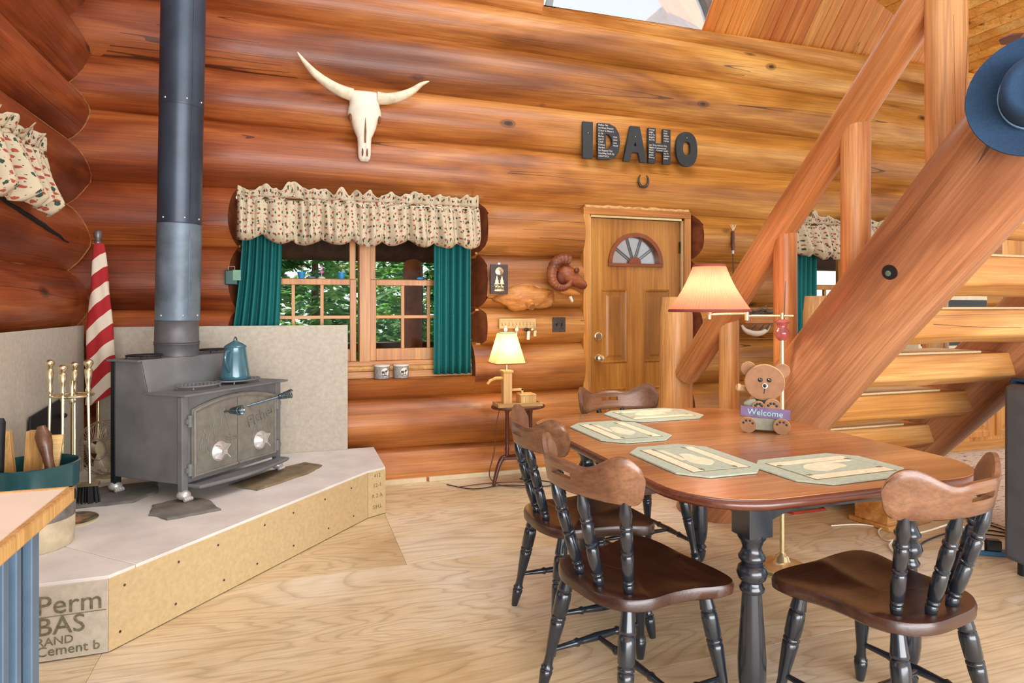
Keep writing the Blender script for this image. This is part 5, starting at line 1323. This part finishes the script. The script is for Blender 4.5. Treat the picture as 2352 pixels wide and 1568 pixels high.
mb = MB(); mb.b2((-.0, -.056, .03), (.05, -.05, .1)); mb.build('card', simple('pale_green_card', (120, 164, 140), .8), gt, bevel=.001)
mb = MB(); mb.tube([(-.03, -.025, .1), (-.03, -.02, .125), (.01, -.02, .125), (.01, -.025, .1)], .002, 6); mb.build('wire', M['nickel'], gt)

# sill and sash ornaments
def mugv(label, x):
    t = thing('moose_candle_cup', label, 'cup', (x, 4.845, .766), 0, 'moose cups on the log sill')
    mb = MB(); c = lambda r, z: [(r*math.cos(2*PI*q/32), r*math.sin(2*PI*q/32), z) for q in range(32)]
    mb.loft([c(.05, 0), c(.055, .004), c(.056, .09), c(.057, .097), c(.052, .098), c(.05, .02), c(.01, .018)], True); mb.build('cup', M['mug'], t, smooth=50)
    mb = MB(); mb.lathe((0, 0, .091), (0, 0, .101), [(0, .0572), (.5, .0585), (1, .0565)], 32); mb.build('rim_band', M['white'], t)
    an = R(-72); mb = MB(); rows = []
    rows = [[(.0578*math.cos(an+r*math.cos(q)/.058), .0578*math.sin(an+r*math.cos(q)/.058), .05+r*math.sin(q)) for q in [2*PI*k/20 for k in range(20)]] for r in (.031, .001)]
    mb.loft(rows, False); mb.build('medallion', M['white'], t)
    rows = [(-.016, .05, .018, .010), (.005, .056, .008, .009), (.016, .06, .006, .005), (-.02, .035, .003, .012), (-.008, .035, .003, .012), (.004, .035, .003, .012), (.022, .068, .004, .004), (-.005, .027, .026, .003)]
    mb = MB()
    for x_, z_, a, b in rows:
        aa = an+x_/.058; mb.box((.0588*math.cos(aa), .0588*math.sin(aa), z_), (.0012, a*1.2, b*1.6), rz=aa)
    mb.build('moose_print', M['plastic_b'], t)
    return t
mugv('bark-textured moose cup on the sill, farther from the teal curtain', .615); mugv('bark-textured moose cup on the sill, next to the teal curtain', .755)
def pot(label, x):
    t = thing('blue_flower_pot', label, 'pot', (x, 4.962, 1.497), 0, 'tiny ornaments on the window sash')
    mb = MB(); mb.lathe((0, 0, 0), (0, 0, .048), [(0, .02), (.1, .022), (.8, .028), (.85, .031), (1, .031)], 18); mb.build('pot', M['bluepot'], t)
    mb = MB(); mb.tube([(0, 0, .045), (.002, 0, .085)], .003, 6); mb.build('stem', M['fern'], t)
    for dx in (-.014, .014): mb = MB(); mb.sphere((dx, 0, .088), (.012, .008, .008), 10, 6); mb.build('leaf', M['quilt_line'], t)
pot('tiny bright blue flower pot on the window sash nearer the stovepipe', .055); pot('tiny bright blue flower pot on the sash beside the window mullion', .335)
t = thing('flamingo_figurine', 'tiny pink bird figurine between the blue pots on the sash', 'figurine', (.195, 4.962, 1.497))
mb = MB(); mb.lathe((0, 0, 0), (0, 0, .02), [(0, .028), (.4, .026), (1, .006)], 14); mb.build('base', M['white'], t)
mb = MB(); mb.tube([(0, 0, .018), (0, 0, .042)], .002, 6); mb.build('legs', M['white'], t)
mb = MB(); mb.sphere((0, 0, .05), (.016, .012, .014), 12, 8); mb.build('body', M['pink'], t)
mb = MB(); mb.tube([(0, 0, .06), (.006, 0, .075), (.002, 0, .088)], .003, 6); mb.sphere((.0, 0, .09), (.009, .006, .008), 10, 6); mb.build('neck', M['pink'], t)
mb = MB(); mb.sphere((.125, 4.962, 1.506), (.03, .012, .009), 14, 8); tag(mb.build('seashell', M['slat_blue']), 'tiny grey-blue shell beside the pink bird on the sash', 'shell')
mb = MB(); mb.sphere((.92, 4.962, 1.508), (.028, .012, .011), 14, 8); tag(mb.build('seashell', M['bluepot']), 'tiny pale blue shell on the sash near the teal curtain over the sill', 'shell')

rd = thing('hanging_roasting_rod', 'thin iron rod with a dark red turned handle hanging beside the door', 'rod', (3.62, 4.772, 1.95))
mb = MB(); mb.lathe((0, 0, 0), (0, 0, -.17), [(0, .01), (.1, .016), (.2, .013), (.35, .018), (.5, .014), (.65, .018), (.85, .014), (1, .012)], 12); mb.build('handle', M['mahogany'], rd)
mb = MB(); mb.cyl((0, 0, -.165), (0, 0, -.2), .011, n=10); mb.build('ferrule', M['nickel'], rd)
mb = MB(); mb.tube([(0, 0, -.2), (.01, -.0, -.62)], .004, 6); mb.build('shaft', M['iron'], rd)
mb = MB()
for k in range(4): mb.tube([(0, 0, .0), (.012*(k-1.5), -.006, .03), (.02*(k-1.5), .0, .055)], .003, 5)
mb.build('hanging_thong', M['cream'], rd)
wsf = thing('wall_shelf', 'short wooden shelf on the log wall beyond the lampshade', 'shelf', (3.86, 4.70, 1.15))
mb = MB(); mb.b2((-.22, -.07, 0), (.25, .085, .07)); mb.build('shelf_board', M['oakx'], wsf, bevel=.004)
dw = thing('driftwood_bundle', 'grey tangle of driftwood lying on the short wall shelf', 'driftwood', (3.86, 4.68, 1.222))
random.seed(11)
for k in range(9):
    x0, y0 = random.uniform(-.2, .1), random.uniform(-.04, .04); P = [(x0+.05*q, y0+.02*nz(q, k, 0), .014+.012*(k % 3)+.02*max(0, q-2)*(k % 2)+.008*nz(q, k, 5)) for q in range(5)]
    mb = MB(); mb.tube(P, [.011, .013, .012, .009, .004], 7); mb.build('branch', M['grey_antler'], dw)
an_ = thing('antler', 'grey and pale antler hanging under the short wall shelf', 'antler', (3.78, 4.69, 1.145))
mb = MB(); mb.tube(spline([(-.13, 0, -.01), (-.1, -.02, -.06), (0, -.03, -.085), (.1, -.02, -.06), (.16, 0, -.02)], 6, False), [.008+.017*math.sin(PI*k/24) for k in range(25)], 10); mb.build('beam', M['bone'], an_)
for x in (-.05, .03, .09): mb = MB(); mb.tube([(x, -.02, -.07), (x+.02, -.04, -.03), (x+.03, -.05, -.005)], [.012, .009, .003], 8); mb.build('tine', M['grey_antler'], an_)

# hat on the stringer
ht = thing('felt_hat', 'blue felt cowboy hat hanging on the stair log', 'hat', (2.30, 1.475, 1.985))
ht.rotation_mode = 'QUATERNION'; ht.rotation_quaternion = Vector((-.88, -.46, .04)).to_track_quat('Z', 'Y')
rings = []
def hring(a, b, z, curl=0): return [(a*math.cos(2*PI*q/48), b*math.sin(2*PI*q/48), z+curl*abs(math.cos(2*PI*q/48))**3) for q in range(48)]
mb = MB(); mb.loft([hring(.19, .2, .012, .02), hring(.192, .202, .016, .02), hring(.19, .2, .02, .02), hring(.15, .16, .012, .008), hring(.1, .115, .014), hring(.098, .112, .008), hring(.15, .16, .006, .008), hring(.19, .2, .012, .02)], False); mb.build('brim', M['felt'], ht, smooth=60)
mb = MB(); mb.loft([hring(.1, .115, .012), hring(.096, .11, .05), hring(.088, .103, .1), hring(.075, .09, .125), hring(.055, .072, .128), hring(.035, .055, .108), hring(.012, .035, .085)], True); mb.build('crown', M['felt'], ht, smooth=70)
mb = MB(); mb.loft([hring(.103, .118, .014), hring(.103, .118, .034), hring(.099, .114, .036)], False); mb.build('hat_band', M['felt_in'], ht)

# ceiling bits
eh = MB(); eh.tube([(5.06, 4.74, 3.56), (5.06, 4.70, 3.56)], .006, 8); eh.tube([(5.06+.022*math.cos(a), 4.68+.022*math.sin(a), 3.56) for a in [2*PI*k/16 for k in range(17)]], .006, 8); tag(eh.build('screw_eye', M['cream']), 'pale screw eye hook on the top wall log', 'hook')
fb = thing('ceiling_fan', 'dark ceiling fan whose blade tip pokes in at the upper picture edge', 'ceiling fan', (4.27, 2.31, 2.765))
for k in range(4):
    an = R(157)+k*PI/2; mb = MB(); mb.M = Matrix.Rotation(an, 4, 'Z') @ Matrix.Rotation(.2, 4, 'X'); mb.prism([(.1, -.035), (.5, -.055), (.6, -.045), (.64, 0), (.6, .045), (.5, .055), (.1, .035)], -.005, .005); mb.build('blade', M['mahogany'], fb, bevel=.002)
mb = MB(); mb.lathe((0, 0, -.1), (0, 0, .12), [(0, .05), (.3, .1), (.7, .11), (1, .05)], 24); mb.build('motor', M['brass'], fb)
mb = MB(); mb.cyl((0, 0, .1), (0, 0, 1.3), .015); mb.build('downrod', M['brass'], fb)

# ------------------------------------------------------------------ behind the stairs
rg = MB(); rg.b2((3.95, 2.35, .0), (7.2, 4.18, .008)); tag(rg.build('area_carpet', M['carpet'], None), 'cream carpet flecked with dark specks beyond the stairs', 'carpet')
cb = thing('base_cabinet', 'golden oak base cabinet with raised doors beyond the stairs', 'cabinet', (6.0, 4.72, 0))
mb = MB(); mb.b2((-.9, -.5, .09), (.9, 0, .87)); mb.build('body', M['oakz'], cb, bevel=.003)
mb = MB(); mb.b2((-.88, -.44, 0), (.88, -.02, .09)); mb.build('plinth', M['oakx'], cb)
for k in range(4):
    x = -.67+.445*k; mb = MB(); ring = lambda i, y: [(x-.2+i, y, .13+i), (x+.2-i, y, .13+i), (x+.2-i, y, .83-i), (x-.2+i, y, .83-i)]
    mb.loft([ring(0, -.5), ring(0, -.52), ring(.045, -.52), ring(.055, -.512), ring(.07, -.512), ring(.1, -.52)], True); dd = mb.build('door', M['oakz'], cb, smooth=0)
    mb = MB(); hx_ = x+(.15 if k % 2 == 0 else -.15); mb.tube([(hx_, -.52, .55), (hx_, -.545, .53), (hx_, -.548, .48), (hx_, -.545, .44), (hx_, -.52, .42)], .006, 8); mb.build('handle', M['nickel'], dd)
mb = MB(); mb.b2((-1.75, -.54, .872), (.92, 0, .91)); tag(mb.build('white_countertop', M['white'], None, bevel=.004, loc=(6.0, 4.72, 0)), 'white countertop glimpsed between the stair treads', 'countertop')
cb2 = thing('base_cabinet', 'plain oak base cabinet under the white countertop nearer the stairs', 'cabinet', (4.68, 4.72, 0))
mb = MB(); mb.b2((-.4, -.48, .09), (.4, 0, .87)); mb.build('body', M['oakz'], cb2, bevel=.003); mb = MB(); mb.b2((-.38, -.44, 0), (.38, -.02, .09)); mb.build('plinth', M['oakx'], cb2)
tv = thing('microwave', 'dark glass appliance with a cream frame on the white countertop', 'appliance', (5.65, 4.5, .912))
mb = MB(); mb.b2((-.42, -.18, 0), (.42, .2, .5)); mb.build('case', M['cream'], tv, bevel=.01)
mb = MB(); mb.b2((-.4, -.19, .03), (.4, -.178, .44)); mb.build('dark_screen', simple('dark_screen_glass', (38, 36, 30), .12), tv, bevel=.003)
rc = thing('recliner', 'dark grey recliner seen edge-on at the picture edge with a blue throw', 'recliner', (3.66, 1.86, 0), R(-8))
mb = MB(); mb.b2((-.42, .18, .06), (.4, .36, .92)); mb.build('backrest', M['leather'], rc, bevel=.03)
mb = MB(); mb.b2((-.42, -.4, .08), (-.3, .2, .62)); mb.build('armrest', M['leather'], rc, bevel=.03)
mb = MB(); mb.b2((.28, -.4, .08), (.4, .2, .62)); mb.build('armrest', M['leather'], rc, bevel=.03)
mb = MB(); mb.b2((-.3, -.42, .1), (.28, .2, .45)); mb.build('seat', M['leather'], rc, bevel=.03)
for x in (-.36, .34):
    for y in (-.34, .3): mb = MB(); mb.cyl((x, y, 0), (x, y, .09), .025, n=12); mb.build('foot', M['plastic_b'], rc)
th_ = MB(); P = []
for i in range(13):
    s = i/12; row = []
    for k in range(20):
        x = -.36+.62*k/19; dz = .006*math.sin(k*1.3+i)
        row.append((x, .17-.02*0+.22*min(1, max(0, (s-.3)/.25)) - .004 if False else (.168 if s < .3 else .168+.205*min(1, (s-.3)/.3)), (.74+.193*s/.3 if s < .3 else .936 if s < .6 else .936-.35*(s-.6)/.4)+dz))
    P.append(row)
th_.sheet(P); o = th_.build('throw_blanket', M['denim'], None, smooth=70, solid=.012, loc=(3.66, 1.86, 0.0), rz=R(-8)); tag(o, 'blue throw cloth draped over the top of the recliner back', 'throw')
ps = thing('power_strip', 'blue power strip with plugs on the floor beyond the turned chair', 'power strip', (3.44, 2.45, 0), R(-30))
mb = MB(); mb.b2((-.11, -.025, 0), (.11, .025, .025)); mb.build('strip', M['plastic_blue'], ps, bevel=.004)
mb = MB(); mb.b2((-.01, -.022, .025), (.06, .022, .08)); mb.build('plug_block', M['plastic_b'], ps, bevel=.005)
mb = MB(); mb.b2((-.07, -.02, .025), (-.02, .02, .075)); mb.build('white_plug', M['white'], ps, bevel=.005)
random.seed(5)
for k, (m, lab) in enumerate((('cordwhite', 'white cord looping from the power strip plugs'), ('cord', 'black cord curling on the floor behind the power strip'), ('cordwhite', 'white cord lying across the floor under the stairs'), ('cord', 'thin black cord running along the edge of the flecked carpet'))):
    if k == 0: P = [(3.36, 2.47, .06), (3.3, 2.5, .16), (3.2, 2.6, .1), (3.1, 2.75, .01), (3.2, 2.9, .008), (3.4, 2.95, .008)]
    elif k == 1: P = [(3.5, 2.52, .012), (3.62, 2.62, .006), (3.8, 2.7, .006), (3.85, 2.55, .006), (3.6, 2.72, .01), (3.35, 2.7, .006), (3.1, 2.6, .006)]
    elif k == 2: P = [(2.95, 2.55, .006), (3.05, 2.7, .006), (3.25, 2.82, .006), (3.2, 3.0, .006), (3.0, 3.05, .006)]
    else: P = [(3.7, 2.3, .006), (3.85, 2.45, .006), (3.9, 2.8, .006), (3.85, 3.1, .006)]
    mb = MB(); mb.tube(spline(P, 8, False), .0045, 6); tag(mb.build('appliance_cord', M[m]), lab, 'cord')
wbx = thing('wooden_block', 'low reddish wooden block on the floor beneath the stairs', 'block', (3.42, 3.02, 0), R(8))
mb = MB(); mb.b2((-.18, -.11, .0), (.18, .11, .2)); mb.build('block', M['tread'], wbx, bevel=.01); mb = MB(); mb.b2((-.2, -.13, .0), (.2, .13, .03)); mb.build('foot_board', M['tread'], wbx, bevel=.005)
rw = MB(); rw.tube([(2.95, 3.3, .01), (3.2, 3.3, .01), (3.24, 3.42, .01), (3.22, 3.5, .01), (2.95, 3.52, .01), (2.92, 3.4, .01), (2.95, 3.3, .01)], .007, 8); tag(rw.build('red_wire_frame', M['red']), 'red wire frame lying on the floor under the stairs', 'frame')

# ------------------------------------------------------------------ outdoors
gr = MB(); gr.b2((-25, 5.6, -.9), (40, 45, -.6)); struct(gr.build('ground', M['soil']), 'forest floor outside')
po = thing('porch', 'covered log porch outside the window', 'porch', (0, 0, 0))
mb = MB(); mb.b2((-3, 5.35, -.12), (9, 7.6, -.05)); mb.build('deck', M['outdoor_wood'], po)
log_between('porch_beam', (-3, 7.05, 1.92), (9, 7.05, 1.92), .15, .15, 'outdoor_wood', po, 30, endm='outdoor_wood')
for x in (-1.4, 1.22, 3.9, 6.4): log_between('porch_post', (x, 7.05, -.1), (x, 7.05, 1.8), .11, .1, 'outdoor_log', po, x, endm='outdoor_log')
for x in (-1.9, -.85, .2, 1.25, 2.3, 3.4, 4.5, 5.6): log_between('porch_rafter', (x, 5.2, 2.55), (x, 7.7, 2.0), .08, .08, 'outdoor_wood', po, x*3, endm='outdoor_wood')
for k in range(20):
    y = 5.15+.135*k; z = 2.66-.22*(y-5.15); mb = MB(); mb.box((3, y, z), (12, .128, .02), rx=-.217); mb.build('roof_board', M['porch_board'], po)
for z in (.42, .86): log_between('porch_railing', (-3, 7.1, z), (9, 7.1, z), .05, .05, 'outdoor_wood', po, z*9, endm='outdoor_wood')
for k in range(24): log_between('railing_picket', (-2.2+.28*k, 7.1, .42), (-2.2+.28*k, 7.1, .86), .02, .02, 'outdoor_wood', po, k, n=8, endm='outdoor_wood')
def conifer(label, x, y, h, rad, seed):
    random.seed(seed); t = thing('conifer_tree', label, 'tree', (x, y, -.65), 0, 'trees outside the windows')
    mb = MB(); mb.lathe((0, 0, 0), (0, 0, h), [(0, .07), (.5, .05), (1, .01)], 8); mb.build('trunk', M['outdoor_wood'], t)
    V, F = [], []
    nb = int(h*42)
    for i in range(nb):
        s = (i+random.random())/nb; z = .2+(h-.2)*s; L_ = rad*(1-s)**.75*random.uniform(.7, 1.1)+.1; an = random.uniform(0, 2*PI)
        dx, dy = math.cos(an), math.sin(an)
        m = int(14+26*L_)
        for q in range(m):
            f = random.uniform(.12, 1); px, py = dx*L_*f, dy*L_*f; pz = z-.35*L_*f*f+.08*f
            sd = random.choice((-1, 1)); ln_ = random.uniform(.08, .2)*(1.2-f*.4)
            ox, oy = -dy*sd*ln_*.8+dx*ln_*.6, dx*sd*ln_*.8+dy*ln_*.6; oz = -random.uniform(0, .07)
            w = .05; b = len(V)
            V += [(px, py, pz), (px+ox*.5+dx*w, py+oy*.5+dy*w, pz+oz*.4+.02), (px+ox, py+oy, pz+oz), (px+ox*.5-dx*w, py+oy*.5-dy*w, pz+oz*.4-.015)]
            F.append((b, b+1, b+2, b+3))
    mb = MB(); mb.add(V, F); o = mb.build('foliage', M['needles'], t, smooth=0); o['kind'] = 'stuff'
for i, a in enumerate((('bright fir tree at the left edge of the window view', -3.4, 10.6, 4.2, 1.5), ('fir tree in the middle of the left window panes', -1.35, 10.0, 4.6, 1.6), ('dense fir tree directly left of the window mullion', .3, 10.0, 4.6, 1.7), ('fir tree seen past the porch post', 2.0, 10.8, 4.6, 1.6), ('fir tree right of the porch post', 3.7, 10.9, 4.5, 1.5), ('fir tree behind the door fanlight', 5.6, 10.8, 4.5, 1.6), ('fir tree outside the window behind the stairs', 8.2, 11.0, 4.6, 1.9))):
    conifer(a[0], a[1], a[2], a[3], a[4], 100+i)
for i, a in enumerate((('farther fir tree filling the gap at the left panes', -4.2, 14.0, 6.0, 2.4), ('farther fir tree behind the middle of the left window', -1.2, 14.5, 6.0, 2.6), ('farther fir tree behind the window mullion', 1.6, 14.2, 6.0, 2.5), ('farther fir tree behind the porch post', 4.6, 14.5, 6.0, 2.5))):
    conifer(a[0], a[1], a[2], a[3], a[4], 200+i)
